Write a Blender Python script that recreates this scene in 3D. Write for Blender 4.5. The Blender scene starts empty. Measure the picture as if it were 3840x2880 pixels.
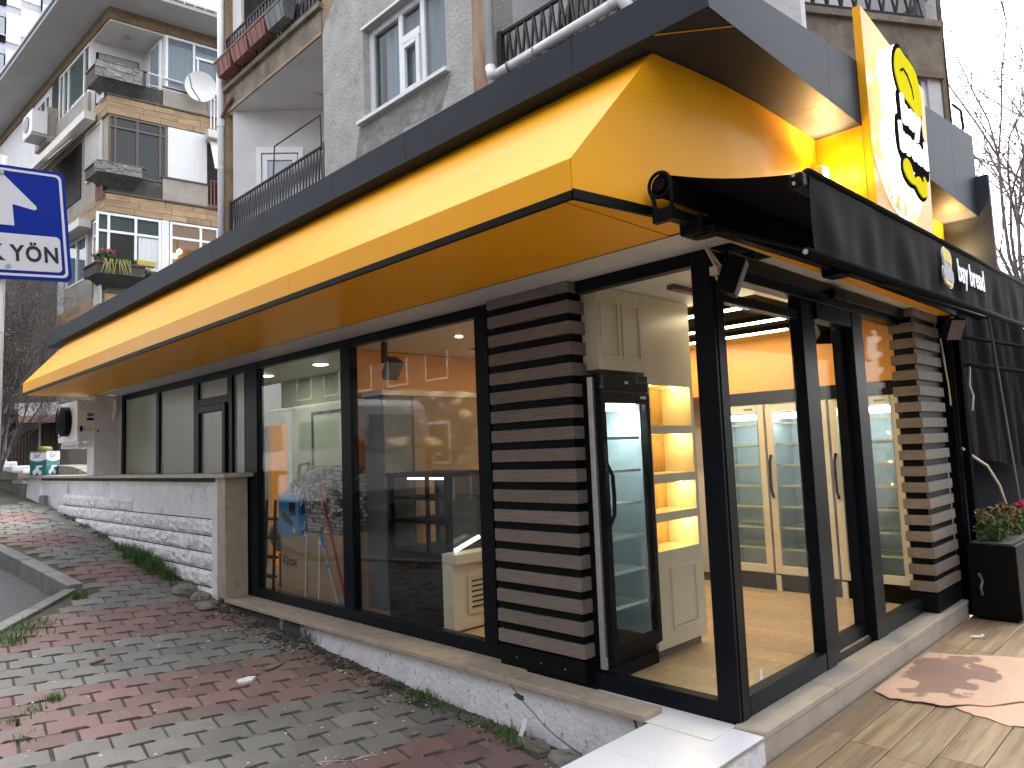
import bpy, bmesh, math, random
from mathutils import Vector, Matrix, noise
random.seed(7)
R_ = math.radians
sc = bpy.context.scene
COL = sc.collection

# ------------------------------------------------------------------ camera
cam_d = bpy.data.cameras.new('camera'); cam = bpy.data.objects.new('camera', cam_d); COL.objects.link(cam)
cam_d.sensor_width = 36.0; cam_d.lens = 25.373; cam_d.clip_start = 0.05; cam_d.clip_end = 600
_r = Vector((0.7101192, -0.70298252, -0.03932295)); _u = Vector((-0.03623737, -0.09226705, 0.99507469)); _b = -Vector((0.70314833, 0.70519668, 0.09099485))
M = Matrix.Identity(4)
for i in range(3):
    M[i][0] = _r[i]; M[i][1] = _u[i]; M[i][2] = _b[i]
M[0][3], M[1][3], M[2][3] = -3.8809, -2.1620, 1.5809
cam.matrix_world = M
sc.camera = cam

# ------------------------------------------------------------------ sky, sun, exposure
SUN_EL, SUN_AZ = R_(58), R_(62)
w = bpy.data.worlds.new('World'); sc.world = w; w.use_nodes = True
wn, wl = w.node_tree.nodes, w.node_tree.links
wn.clear()
sky = wn.new('ShaderNodeTexSky'); sky.sky_type = 'NISHITA'; sky.sun_disc = False
sky.sun_elevation = SUN_EL; sky.sun_rotation = SUN_AZ; sky.air_density = 1.0; sky.dust_density = 4.0; sky.ozone_density = 1.0
hs = wn.new('ShaderNodeHueSaturation'); hs.inputs['Saturation'].default_value = 0.22
bg = wn.new('ShaderNodeBackground'); bg.inputs['Strength'].default_value = 0.15
wo = wn.new('ShaderNodeOutputWorld')
wl.new(sky.outputs[0], hs.inputs['Color']); wl.new(hs.outputs[0], bg.inputs[0]); wl.new(bg.outputs[0], wo.inputs[0])
sd = bpy.data.lights.new('sun', 'SUN'); sd.energy = 0.5; sd.angle = R_(60); sd.color = (1.0, 0.97, 0.93)
sun = bpy.data.objects.new('sun', sd); COL.objects.link(sun)
_sd = Vector((math.sin(SUN_AZ) * math.cos(SUN_EL), math.cos(SUN_AZ) * math.cos(SUN_EL), math.sin(SUN_EL)))
sun.rotation_euler = _sd.to_track_quat('Z', 'Y').to_euler()
sc.view_settings.view_transform = 'Standard'; sc.view_settings.look = 'None'
sc.view_settings.gamma = 1.0; sc.view_settings.use_curve_mapping = False
sc.view_settings.exposure = 2.62
sc.render.engine = 'CYCLES'
sc.cycles.max_bounces = 8; sc.cycles.transparent_max_bounces = 16; sc.cycles.sample_clamp_indirect = 6.0
sc.cycles.caustics_reflective = False; sc.cycles.caustics_refractive = False

# ------------------------------------------------------------------ helpers
class MB:
    def __init__(s): s.v = []; s.f = []; s.m = []
    def add(s, vs, fs, mi=0):
        o = len(s.v); s.v += [tuple(p) for p in vs]
        for f in fs: s.f.append(tuple(o + i for i in f)); s.m.append(mi)
        return s
    def hexa(s, p, mi=0):
        return s.add(p, [(0,3,2,1),(4,5,6,7),(0,1,5,4),(1,2,6,5),(2,3,7,6),(3,0,4,7)], mi)
    def box(s, x0,x1,y0,y1,z0,z1, mi=0):
        x0,x1 = min(x0,x1),max(x0,x1); y0,y1 = min(y0,y1),max(y0,y1); z0,z1 = min(z0,z1),max(z0,z1)
        return s.hexa([(x0,y0,z0),(x1,y0,z0),(x1,y1,z0),(x0,y1,z0),(x0,y0,z1),(x1,y0,z1),(x1,y1,z1),(x0,y1,z1)], mi)
    def obox(s, c, ax, ay, az, mi=0):
        c,ax,ay,az = map(Vector,(c,ax,ay,az))
        return s.hexa([c-ax-ay-az,c+ax-ay-az,c+ax+ay-az,c-ax+ay-az,c-ax-ay+az,c+ax-ay+az,c+ax+ay+az,c-ax+ay+az], mi)
    def quad(s, a,b,c,d, mi=0): return s.add([a,b,c,d],[(0,1,2,3)],mi)
    def prism(s, poly, vec, mi=0):
        n = len(poly); vec = Vector(vec); a = [Vector(p) for p in poly]; b = [p+vec for p in a]
        return s.add(a+b, [tuple(range(n))[::-1], tuple(range(n,2*n))] + [(i,(i+1)%n,n+(i+1)%n,n+i) for i in range(n)], mi)
    def tube(s, pts, r, n=8, mi=0, cap=True):
        pts = [Vector(p) for p in pts]; rings = []; k = len(pts)
        rr = r if isinstance(r,(list,tuple)) else [r]*k
        prev = None
        for i,p in enumerate(pts):
            t = (pts[min(i+1,k-1)]-pts[max(i-1,0)])
            if t.length < 1e-9: t = Vector((0,0,1))
            t.normalize()
            if prev is None: x = t.orthogonal().normalized()
            else:
                x = prev - t*prev.dot(t)
                x = x.normalized() if x.length > 1e-6 else t.orthogonal().normalized()
            prev = x; y = t.cross(x)
            rings.append([p + (x*math.cos(2*math.pi*j/n)+y*math.sin(2*math.pi*j/n))*rr[i] for j in range(n)])
        vs = [q for r_ in rings for q in r_]; fs = []
        for i in range(k-1):
            for j in range(n): fs.append((i*n+j, i*n+(j+1)%n, (i+1)*n+(j+1)%n, (i+1)*n+j))
        if cap: fs += [tuple(range(n))[::-1], tuple(range((k-1)*n,k*n))]
        return s.add(vs, fs, mi)
    def cyl(s, a, b, r, n=16, mi=0): return s.tube([a,b], r, n, mi)
    def blob(s, c, r, seg=8, mi=0, jit=0):
        c = Vector(c); r = Vector(r) if hasattr(r,'__len__') else Vector((r,r,r)); h = seg//2
        vs = []; 
        for i in range(h+1):
            th = math.pi*i/h
            for j in range(seg):
                ph = 2*math.pi*j/seg; k = 1+random.uniform(-jit,jit)
                vs.append(c+Vector((r.x*math.sin(th)*math.cos(ph)*k, r.y*math.sin(th)*math.sin(ph)*k, r.z*math.cos(th)*k)))
        fs = [(i*seg+j,(i+1)*seg+j,(i+1)*seg+(j+1)%seg,i*seg+(j+1)%seg) for i in range(h) for j in range(seg)]
        return s.add(vs, fs, mi)
    def mesh(s, name, mats, smooth=False, bevel=0):
        me = bpy.data.meshes.new(name); me.from_pydata(s.v, [], s.f)
        for m in (mats if isinstance(mats,(list,tuple)) else [mats]): me.materials.append(m)
        me.polygons.foreach_set('material_index', s.m)
        if bevel or smooth:
            bm = bmesh.new(); bm.from_mesh(me)
            bmesh.ops.remove_doubles(bm, verts=bm.verts, dist=1e-6)
            if bevel:
                try: bmesh.ops.bevel(bm, geom=[e for e in bm.edges if e.is_manifold and e.calc_face_angle(0) > 0.6], offset=bevel, segments=2, affect='EDGES', profile=0.5)
                except Exception: pass
            bm.to_mesh(me); bm.free()
        if smooth: me.polygons.foreach_set('use_smooth', [True]*len(me.polygons))
        me.update(); return me

def obj(name, mb, mats, parent=None, label=None, smooth=False, bevel=0, kind=None):
    me = mb if isinstance(mb, bpy.types.Mesh) else mb.mesh(name, mats, smooth, bevel)
    o = bpy.data.objects.new(name, me); COL.objects.link(o)
    if parent:
        o.parent = parent
        root = parent
        while root.parent: root = root.parent
        if root is parent: o.matrix_parent_inverse = parent_inv(parent)
    if label: o['label'] = label
    if kind: o['kind'] = kind
    return o
def parent_inv(p):
    return (Matrix.Translation(p.location) @ p.rotation_euler.to_matrix().to_4x4()).inverted()
def thing(name, label, cat, loc=(0,0,0), group=None):
    o = bpy.data.objects.new(name, None); COL.objects.link(o); o.location = loc; o.empty_display_size = .1
    o['label'] = label; o['category'] = cat
    if group: o['group'] = group
    return o
def tag(o, label, cat, group=None):
    o['label'] = label; o['category'] = cat
    if group: o['group'] = group
    return o
def struct(name, mb, mats, **k):
    o = obj(name, mb, mats, **k); o['kind'] = 'structure'; return o
def copy_tree(o, parent=None):
    c = o.copy(); COL.objects.link(c)
    if parent: c.parent = parent
    for ch in list(o.children): copy_tree(ch, c)
    return c
def light(name, kind, loc, energy, color=(1,1,1), target=None, size=.1, size_y=None, spot=None, blend=.5):
    d = bpy.data.lights.new(name, kind); d.energy = energy; d.color = color
    if kind == 'AREA':
        d.size = size
        if size_y: d.shape = 'RECTANGLE'; d.size_y = size_y
    else: d.shadow_soft_size = size
    if kind == 'SPOT': d.spot_size = spot; d.spot_blend = blend
    o = bpy.data.objects.new(name, d); COL.objects.link(o); o.location = loc
    if target is not None:
        o.rotation_euler = (Vector(loc)-Vector(target)).to_track_quat('Z','Y').to_euler()
    return o

# ------------------------------------------------------------------ materials
def mat(name, c1, c2=None, scale=6, rough=.6, metal=0, bump=0, bscale=80, rand=0, stretch=(1,1,1), spec=.5, coat=0, stain=None, emit=None, estr=1, alpha=1, rvar=0, detail=6, stain2=None):
    m = bpy.data.materials.new(name); m.use_nodes = True; nt = m.node_tree; N, L = nt.nodes, nt.links
    b = N['Principled BSDF']; b.inputs['Roughness'].default_value = rough; b.inputs['Metallic'].default_value = metal
    b.inputs['Specular IOR Level'].default_value = spec; b.inputs['Coat Weight'].default_value = coat; b.inputs['Coat Roughness'].default_value = .12
    c2 = c2 or tuple(x*.82 for x in c1)
    tc = N.new('ShaderNodeTexCoord'); mp = N.new('ShaderNodeMapping'); mp.inputs['Scale'].default_value = stretch
    L.new(tc.outputs['Object'], mp.inputs['Vector'])
    oi = None; vec = mp.outputs[0]
    if rand:
        oi = N.new('ShaderNodeObjectInfo'); mul = N.new('ShaderNodeMath'); mul.operation = 'MULTIPLY'; mul.inputs[1].default_value = 60
        L.new(oi.outputs['Random'], mul.inputs[0]); va = N.new('ShaderNodeVectorMath'); va.operation = 'ADD'
        L.new(mp.outputs[0], va.inputs[0]); L.new(mul.outputs[0], va.inputs[1]); vec = va.outputs[0]
    nz = N.new('ShaderNodeTexNoise'); nz.inputs['Scale'].default_value = scale; nz.inputs['Detail'].default_value = detail; nz.inputs['Roughness'].default_value = .62
    L.new(vec, nz.inputs['Vector'])
    cr = N.new('ShaderNodeValToRGB'); cr.color_ramp.elements[0].position = .33; cr.color_ramp.elements[1].position = .67
    cr.color_ramp.elements[0].color = (*c2,1); cr.color_ramp.elements[1].color = (*c1,1)
    L.new(nz.outputs['Fac'], cr.inputs[0]); out = cr.outputs[0]
    for st in (stain, stain2):
        if st:
            col, ssc, lo, hi = st[:4]; sst = st[4] if len(st) > 4 else (1,1,1)
            mp2 = N.new('ShaderNodeMapping'); mp2.inputs['Scale'].default_value = sst; mp2.inputs['Location'].default_value = (3.1,1.7,.4)
            if oi: L.new(vec, mp2.inputs['Vector'])
            else: L.new(tc.outputs['Object'], mp2.inputs['Vector'])
            n2 = N.new('ShaderNodeTexNoise'); n2.inputs['Scale'].default_value = ssc; n2.inputs['Detail'].default_value = 8; n2.inputs['Roughness'].default_value = .7
            L.new(mp2.outputs[0], n2.inputs['Vector'])
            mr = N.new('ShaderNodeMapRange'); mr.inputs[1].default_value = lo; mr.inputs[2].default_value = hi; L.new(n2.outputs['Fac'], mr.inputs[0])
            mx = N.new('ShaderNodeMix'); mx.data_type = 'RGBA'; L.new(mr.outputs[0], mx.inputs[0]); L.new(out, mx.inputs[6]); mx.inputs[7].default_value = (*col,1)
            out = mx.outputs[2]
    if rand:
        mr = N.new('ShaderNodeMapRange'); mr.inputs[3].default_value = 1-rand; mr.inputs[4].default_value = 1+rand; L.new(oi.outputs['Random'], mr.inputs[0])
        mx = N.new('ShaderNodeMix'); mx.data_type = 'RGBA'; mx.blend_type = 'MULTIPLY'; mx.inputs[0].default_value = 1
        L.new(out, mx.inputs[6]); L.new(mr.outputs[0], mx.inputs[7]); out = mx.outputs[2]
    L.new(out, b.inputs['Base Color'])
    if rvar:
        mr = N.new('ShaderNodeMapRange'); mr.inputs[1].default_value = .35; mr.inputs[2].default_value = .65
        mr.inputs[3].default_value = max(.02,rough-rvar); mr.inputs[4].default_value = min(1,rough+rvar); L.new(nz.outputs['Fac'], mr.inputs[0]); L.new(mr.outputs[0], b.inputs['Roughness'])
    if bump:
        n3 = N.new('ShaderNodeTexNoise'); n3.inputs['Scale'].default_value = bscale; n3.inputs['Detail'].default_value = 5; L.new(vec, n3.inputs['Vector'])
        bp = N.new('ShaderNodeBump'); bp.inputs['Strength'].default_value = bump; bp.inputs['Distance'].default_value = .02
        L.new(n3.outputs['Fac'], bp.inputs['Height']); L.new(bp.outputs[0], b.inputs['Normal'])
    if emit:
        b.inputs['Emission Color'].default_value = (*emit,1); b.inputs['Emission Strength'].default_value = estr
    if alpha < 1: b.inputs['Alpha'].default_value = alpha
    return m
def glass(name, tint=(.96,.98,.97), ior=1.5, rough=0.0, k=1.0):
    m = bpy.data.materials.new(name); m.use_nodes = True; nt = m.node_tree; N, L = nt.nodes, nt.links; N.clear()
    o = N.new('ShaderNodeOutputMaterial'); t = N.new('ShaderNodeBsdfTransparent'); t.inputs[0].default_value = (*tint,1)
    g = N.new('ShaderNodeBsdfGlossy'); g.inputs['Roughness'].default_value = rough
    ge = N.new('ShaderNodeNewGeometry'); dt = N.new('ShaderNodeVectorMath'); dt.operation = 'DOT_PRODUCT'; L.new(ge.outputs['Normal'], dt.inputs[0]); L.new(ge.outputs['Incoming'], dt.inputs[1])
    ab = N.new('ShaderNodeMath'); ab.operation = 'ABSOLUTE'; L.new(dt.outputs['Value'], ab.inputs[0]); sb = N.new('ShaderNodeMath'); sb.operation = 'SUBTRACT'; sb.inputs[0].default_value = 1; L.new(ab.outputs[0], sb.inputs[1])
    pw_ = N.new('ShaderNodeMath'); pw_.operation = 'POWER'; pw_.inputs[1].default_value = 5; L.new(sb.outputs[0], pw_.inputs[0]); r0 = ((ior-1)/(ior+1))**2
    f = N.new('ShaderNodeMath'); f.operation = 'MULTIPLY_ADD'; f.inputs[1].default_value = (1-r0)*k; f.inputs[2].default_value = r0*k; L.new(pw_.outputs[0], f.inputs[0]); mx = N.new('ShaderNodeMixShader')
    L.new(f.outputs[0], mx.inputs[0]); L.new(t.outputs[0], mx.inputs[1]); L.new(g.outputs[0], mx.inputs[2]); L.new(mx.outputs[0], o.inputs[0])
    return m
def emis(name, col, st):
    m = bpy.data.materials.new(name); m.use_nodes = True; b = m.node_tree.nodes['Principled BSDF']
    b.inputs['Base Color'].default_value = (.8,.8,.8,1); b.inputs['Emission Color'].default_value = (*col,1); b.inputs['Emission Strength'].default_value = st
    return m

m_red = mat('paver_red', (.19,.108,.10), (.135,.078,.074), 3, .62, bump=.5, bscale=90, rand=.16, stain=((.125,.108,.095),1.1,.46,.72), rvar=.15)
m_grey = mat('paver_grey', (.170,.165,.153), (.118,.114,.106), 3, .62, bump=.5, bscale=90, rand=.16, stain=((.105,.097,.082),1.1,.46,.72), rvar=.15)
m_bed = mat('joint_soil', (.075,.068,.055), (.04,.036,.03), 5, .95, bump=.6, bscale=40, stain=((.045,.075,.02),.9,.50,.62))
m_asphalt = mat('asphalt', (.075,.075,.08), (.045,.045,.05), 14, .5, bump=.5, bscale=160, stain=((.035,.036,.04),1.3,.5,.7), rvar=.2)
m_kerb = mat('kerb_concrete', (.19,.185,.175), (.12,.12,.11), 5, .75, bump=.5, bscale=60, rand=.15, stain=((.06,.06,.05),3,.55,.75))
m_yellow = mat('yellow_panel', (.86,.385,.007), (.83,.365,.006), 1.2, .45, spec=.2, coat=.08, rvar=.04, stain=((.55,.24,.02),9,.72,.8,(1,.2,1)))
m_anth = mat('anthracite_panel', (.040,.046,.062), (.034,.040,.054), 2, .55, spec=.08, bump=.03, bscale=300)
m_frame = mat('anthracite_frame', (.006,.0085,.0125), (.0055,.007,.0095), 4, .35, spec=.09)
m_black = mat('matt_black', (.0055,.0055,.006), None, 5, .5, spec=.09)
m_blackfab = mat('black_canvas', (.0032,.0034,.0045), (.0022,.0023,.003), 8, .85, bump=.1, bscale=12, spec=.10)
m_soffit = mat('white_soffit', (.62,.60,.58), (.55,.53,.51), 2, .5)
m_slat = mat('brown_slat', (.205,.172,.150), (.118,.096,.082), 7, .55, bump=.35, bscale=30, rand=.12, stretch=(1.2,1.2,22))
m_tan = mat('travertine', (.42,.36,.285), (.32,.27,.21), 9, .45, bump=.15, bscale=50, stain=((.52,.47,.40),22,.62,.70), stain2=((.19,.155,.11),3,.58,.8))
m_thr = mat('threshold_marble', (.42,.37,.31), (.33,.29,.25), 5, .4, stain=((.25,.215,.18),2.5,.55,.8), bump=.06)
m_marble = mat('white_marble', (.80,.80,.83), (.74,.74,.78), 2, .22, spec=.5, stain=((.55,.50,.50),1.4,.60,.75))
m_whitewall = mat('white_plaster', (.76,.76,.81), (.64,.64,.69), 5, .85, bump=.55, bscale=22, stain=((.10,.095,.085),34,.60,.72,(1,1,.55)), stain2=((.30,.28,.27),2.2,.56,.72))
m_dirtywall = mat('grimy_plaster', (.11,.105,.10), (.05,.048,.045), 6, .9, bump=.7, bscale=30, stain=((.42,.42,.46),40,.57,.66,(1,1,.4)))
m_block = mat('white_block', (.78,.78,.82), (.62,.61,.65), 6, .85, bump=.9, bscale=18, stain=((.26,.23,.23),13,.56,.70), rand=.06)
m_wood = mat('oak_floor', (.52,.37,.225), (.40,.27,.155), 4, .38, rand=.12, stretch=(1.2,9,1), bump=.05, bscale=20)
m_deck = mat('wood_tile', (.335,.245,.155), (.20,.135,.083), 2.2, .48, rand=.26, stretch=(.5,7,1), bump=.08, bscale=30, spec=.3, stain=((.12,.088,.06),2.6,.52,.70,(1,3,1)), stain2=((.45,.40,.33),1.3,.60,.8), rvar=.12)
m_grout = mat('deck_grout', (.06,.05,.04), None, 8, .9)
m_card = mat('salmon_cardboard', (.56,.37,.265), (.51,.33,.235), 4, .85, bump=.2, bscale=12, stain=((.36,.20,.14),5,.66,.76))
def wet_stain(m, centre, rx, ry):
    nt = m.node_tree; N, L = nt.nodes, nt.links; b = N['Principled BSDF']; src = b.inputs['Base Color'].links[0].from_socket
    tc = N.new('ShaderNodeTexCoord'); mp = N.new('ShaderNodeMapping'); mp.vector_type = 'TEXTURE'; mp.inputs['Location'].default_value = centre; mp.inputs['Scale'].default_value = (rx,ry,1)
    L.new(tc.outputs['Object'], mp.inputs['Vector']); ln = N.new('ShaderNodeVectorMath'); ln.operation = 'LENGTH'; L.new(mp.outputs[0], ln.inputs[0])
    nz = N.new('ShaderNodeTexNoise'); nz.inputs['Scale'].default_value = 4.5; nz.inputs['Detail'].default_value = 7; L.new(tc.outputs['Object'], nz.inputs['Vector'])
    ad = N.new('ShaderNodeMath'); ad.operation = 'MULTIPLY_ADD'; ad.inputs[1].default_value = 2.2; L.new(nz.outputs['Fac'], ad.inputs[0]); L.new(ln.outputs['Value'], ad.inputs[2])
    mr = N.new('ShaderNodeMapRange'); mr.inputs[1].default_value = 2.02; mr.inputs[2].default_value = 1.90; mr.inputs[4].default_value = .85; L.new(ad.outputs[0], mr.inputs[0])
    mx = N.new('ShaderNodeMix'); mx.data_type = 'RGBA'; L.new(mr.outputs[0], mx.inputs[0]); L.new(src, mx.inputs[6]); mx.inputs[7].default_value = (.19,.115,.09,1); L.new(mx.outputs[2], b.inputs['Base Color'])
wet_stain(m_card, (2.15,-.50,-.175), .62, .30)
m_box = mat('brown_cardboard', (.36,.235,.135), (.30,.195,.11), 5, .8, bump=.1, bscale=9)
m_white = mat('white_paint', (.72,.72,.72), (.66,.66,.66), 3, .4)
m_cream = mat('cream_lacquer', (.66,.60,.49), (.62,.565,.46), 2, .35)
m_orange = mat('orange_wall', (.66,.29,.045), (.62,.27,.04), 2, .5)
m_greenish = mat('kitchen_wall', (.46,.48,.33), (.42,.44,.30), 2, .6)
m_ceilblack = mat('black_ceiling', (.022,.018,.014), None, 5, .8)
m_nichewood = mat('niche_wood', (.45,.28,.10), (.33,.19,.06), 4, .5, stretch=(6,1,1))
m_steel = mat('steel', (.55,.56,.58), (.48,.49,.51), 10, .32, metal=.85)
m_greyplastic = mat('grey_plastic', (.16,.165,.18), None, 6, .5)
m_frost = mat('frosted_glazing', (.27,.295,.245), (.235,.255,.215), .7, .28, spec=.5)
m_concrete = mat('old_render', (.45,.445,.435), (.345,.34,.33), 4, .95, bump=1.0, bscale=26, stain=((.20,.185,.17),1.1,.57,.72), stain2=((.12,.11,.10),60,.66,.72))
m_ochre = mat('ochre_render', (.36,.255,.15), (.28,.20,.125), 4, .9, bump=.8, bscale=24, stain=((.16,.13,.10),1.5,.52,.7))
m_stainedcon = mat('stained_concrete', (.26,.215,.165), (.15,.125,.10), 4, .9, bump=.7, bscale=18, stain=((.055,.05,.045),1.6,.53,.72,(1,1,.6)), stain2=((.35,.27,.18),3,.6,.75))
m_lightrender = mat('white_render', (.66,.65,.66), (.58,.57,.58), 3, .9, bump=.5, bscale=14)
m_pvc = mat('white_pvc', (.78,.79,.80), (.72,.73,.74), 2, .35)
m_curtain = mat('white_curtain', (.70,.72,.74), (.50,.53,.57), 5, .9, stretch=(7,7,.15))
m_curtain2 = mat('grey_curtain', (.33,.34,.30), (.20,.21,.19), 5, .9, stretch=(7,7,.15))
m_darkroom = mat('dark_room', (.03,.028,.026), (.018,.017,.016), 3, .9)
m_iron = mat('black_iron', (.014,.014,.016), None, 6, .55)
m_rust = mat('rust_streak', (.30,.15,.07), (.42,.33,.27), 6, .9, bump=.6, stretch=(1,1,.25))
m_terra = mat('terracotta_plastic', (.25,.085,.06), (.17,.06,.045), 5, .6, rand=.15)
m_greytrough = mat('grey_trough_plastic', (.17,.19,.19), (.11,.12,.12), 5, .6)
m_bandstone = mat('tan_band_stone', (.42,.29,.165), (.27,.185,.11), 5, .8, bump=.4, bscale=12, rand=.15, stain=((.14,.105,.075),1.6,.55,.75), stretch=(.6,.6,3))
m_beige = mat('beige_render', (.36,.325,.28), (.28,.25,.215), 3, .9, bump=.5, bscale=14, stain=((.17,.155,.14),.9,.55,.75))
m_darkstone = mat('grey_stone_veneer', (.30,.285,.265), (.13,.125,.12), 7, .85, bump=.9, bscale=10, rand=.25, stretch=(1,1,3))
m_darkcon = mat('dark_concrete', (.085,.08,.075), (.05,.048,.045), 4, .9, bump=.5, stain=((.17,.16,.145),2,.57,.72))
m_eave = mat('eave_soffit', (.46,.45,.45), (.40,.39,.39), 1.2, .85)
m_brownband = mat('peeling_band', (.23,.165,.095), (.15,.11,.07), 4, .9, bump=.5)
m_brownframe = mat('brown_frame', (.10,.075,.055), None, 5, .5)
m_shutter = mat('shutter_white', (.60,.58,.54), (.52,.50,.47), 4, .55)
m_pane = glass('window_pane', (.72,.76,.78), k=.7)
m_glass = glass('shop_glass', (.93,.95,.945), k=1.0)
m_glassf = glass('entrance_glass', (.95,.965,.955), k=.24)
m_fridgeglass = glass('fridge_glass', (.90,.95,.95), k=.5)
m_plastic_clear = glass('clear_wrap', (.80,.80,.76), 1.55, .18)
m_towerwhite = mat('tower_white', (.78,.79,.84), (.74,.75,.80), 1, .6)
m_towergrey = mat('tower_grey', (.52,.52,.58), None, 1, .6)
m_towerpane = mat('tower_glass', (.20,.24,.28), (.30,.34,.38), 1.5, .1, spec=.8)
m_bark = mat('bark', (.075,.058,.048), (.035,.028,.025), 9, .9)
m_twig = mat('twig', (.085,.068,.06), (.05,.042,.04), 6, .9)
m_twig2 = mat('pale_twig', (.17,.14,.13), (.11,.09,.085), 6, .9)
m_dryleaf = mat('dead_leaf', (.10,.085,.075), (.05,.042,.038), 6, .95)
m_dull = mat('dull_black', (.005,.005,.0055), None, 5, .9, spec=.02)
m_liner = mat('fridge_liner', (.42,.46,.47), None, 5, .5)
m_bud = mat('dry_leaf', (.24,.12,.06), (.16,.08,.05), 6, .8)
m_leaf = mat('leaf_green', (.055,.12,.03), (.03,.07,.018), 3, .6, rand=.0)
m_leaf2 = mat('leaf_mottled', (.16,.13,.035), (.05,.09,.025), 22, .6)
m_leafred = mat('leaf_reddish', (.24,.09,.05), (.20,.15,.05), 22, .6)
m_grass = mat('grass_green', (.075,.16,.03), (.035,.085,.015), 4, .7)
m_pink = mat('pink_petal', (.62,.05,.12), (.50,.03,.10), 8, .6)
m_orangepetal = mat('orange_petal', (.55,.16,.03), None, 8, .6)
m_rubble = mat('rubble', (.24,.225,.20), (.12,.11,.095), 8, .9, bump=.8, rand=.2, stain=((.05,.07,.025),3,.55,.7))
m_debris = mat('leaf_litter', (.085,.062,.045), (.035,.026,.02), 9, .95)
m_paper = mat('white_paper', (.74,.75,.78), (.62,.63,.66), 8, .8)
m_splash = mat('white_paint_splash', (.75,.75,.76), None, 8, .6)
m_blue = mat('sign_blue', (.004,.022,.26), (.0035,.02,.235), 2, .5, spec=.12)
m_signwhite = mat('sign_reflective_white', (.60,.61,.66), (.56,.57,.62), 3, .35)
m_signblack = mat('sign_black', (.012,.014,.02), None, 3, .4)
m_galv = mat('galvanised_steel', (.42,.43,.45), (.33,.34,.36), 6, .55, metal=.3, stain=((.25,.26,.29),5,.55,.7,(1,1,.3)))
m_alu_back = mat('bare_aluminium', (.35,.35,.36), None, 4, .5, metal=.5)
m_red = m_red
m_redstick = mat('red_plastic', (.42,.02,.025), None, 4, .4)
m_bluebox = mat('blue_print', (.01,.20,.50), (.01,.18,.46), 2, .4)
m_tinteal = mat('teal_print', (.012,.12,.14), (.01,.10,.12), 5, .35)
m_tarp = mat('dark_tarpaulin', (.011,.009,.0095), (.006,.005,.0055), 4, .85, spec=.04, bump=.5, bscale=5, stretch=(3,3,.6))
m_navy = mat('navy_sheet', (.007,.009,.014), None, 3, .8, spec=.04)
m_bluegreyfoam = mat('pale_sheet', (.30,.31,.36), (.24,.25,.30), 4, .7)
m_lemon = mat('sponge_olive', (.20,.17,.04), (.14,.12,.03), 12, .9)
# ================================================================== GROUND
_gy = [-40,-12,-2.16,0,.8,2.65,3.8,4.83,6,7,8,10,14,20,30,60,140]
_gz = [-1.5,-1.1,-.58,-.435,-.39,-.315,-.24,-.18,-.09,.02,.14,.38,.80,1.30,1.95,3.5,6.0]
def g(x, y):
    i = 0
    while i < len(_gy)-2 and y > _gy[i+1]: i += 1
    t = (y-_gy[i])/(_gy[i+1]-_gy[i]); z = _gz[i]*(1-t)+_gz[i+1]*t
    return z - .035*(min(max(x,-6),-.27)+.27)
# kerb: far leg runs up the street, then a short return towards the viewer
KERB = [(-2.75,24.0),(-2.2,16.0),(-1.80,11.0),(-1.56,9.3),(-1.40,7.75),(-2.44,6.42),(-3.7,5.0),(-6.2,2.2)]
def kerb_x(y):
    if y >= 7.75:
        pts = KERB[:5]
    else:
        pts = KERB[4:]
    for a,b in zip(pts, pts[1:]):
        if min(a[1],b[1]) <= y <= max(a[1],b[1]):
            t = (y-a[1])/(b[1]-a[1]); return a[0]+(b[0]-a[0])*t
    return pts[0][0] if y > 10 else -6.2
# joint bed under the pavers
mb = MB(); ys = [-6+.5*i for i in range(64)]; nx = 9
for y in ys:
    x0 = kerb_x(y) if y > 2.2 else -6.2
    x1 = .0 if y > .3 else 0.0
    if y < .2: x1 = -.30
    for i in range(nx):
        x = x0+(x1-x0)*i/(nx-1); mb.v.append((x, y, g(x,y)-.012))
for j in range(len(ys)-1):
    for i in range(nx-1):
        a = j*nx+i; mb.f.append((a,a+1,a+nx+1,a+nx)); mb.m.append(0)
pavement = struct('pavement', mb, m_bed)

# interlocking pavers: wavy long edges, straight ends
PIT, LEN, GAP = .2356, .325, .007
def wave(t):
    t = t % 1.0; k = t*4
    return (.034 if 1.15 < k < 2.85 else 0) if not (.85 < k < 1.15 or 2.85 < k < 3.15) else .034*((k-.85)/.3 if k < 2 else (3.15-k)/.3)
def paver_mesh(name, m, dz):
    xs = [-.5,-.29,-.21,.21,.29,.5]
    lo = [(u*LEN*(1-GAP/LEN*2), -PIT/2+GAP/2+wave(u+.5)) for u in xs]
    hi = [(u*LEN*(1-GAP/LEN*2), PIT/2-GAP/2+wave(u+.5)) for u in reversed(xs)]
    pl = lo+hi; n = len(pl); c = Vector((0,.012))
    mb = MB(); vs = []
    for (s, z) in ((1,-.03),(1,-.007),(.978,0)):
        for p in pl:
            q = c+(Vector(p)-c)*s; vs.append((q.x,q.y,z+random.uniform(-dz,dz)*(z == 0)))
    fs = [(k*n+i, k*n+(i+1)%n, (k+1)*n+(i+1)%n, (k+1)*n+i) for k in range(2) for i in range(n)] + [tuple(range(2*n,3*n))]
    mb.add(vs, fs); return mb.mesh(name, m)
pav = {c: [paver_mesh('paver', m, .0015) for _ in range(3)] for c,m in (('r',m_red),('g',m_grey))}
ang = R_(-8.0); ca, sa = math.cos(ang), math.sin(ang)
cands = []
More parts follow.
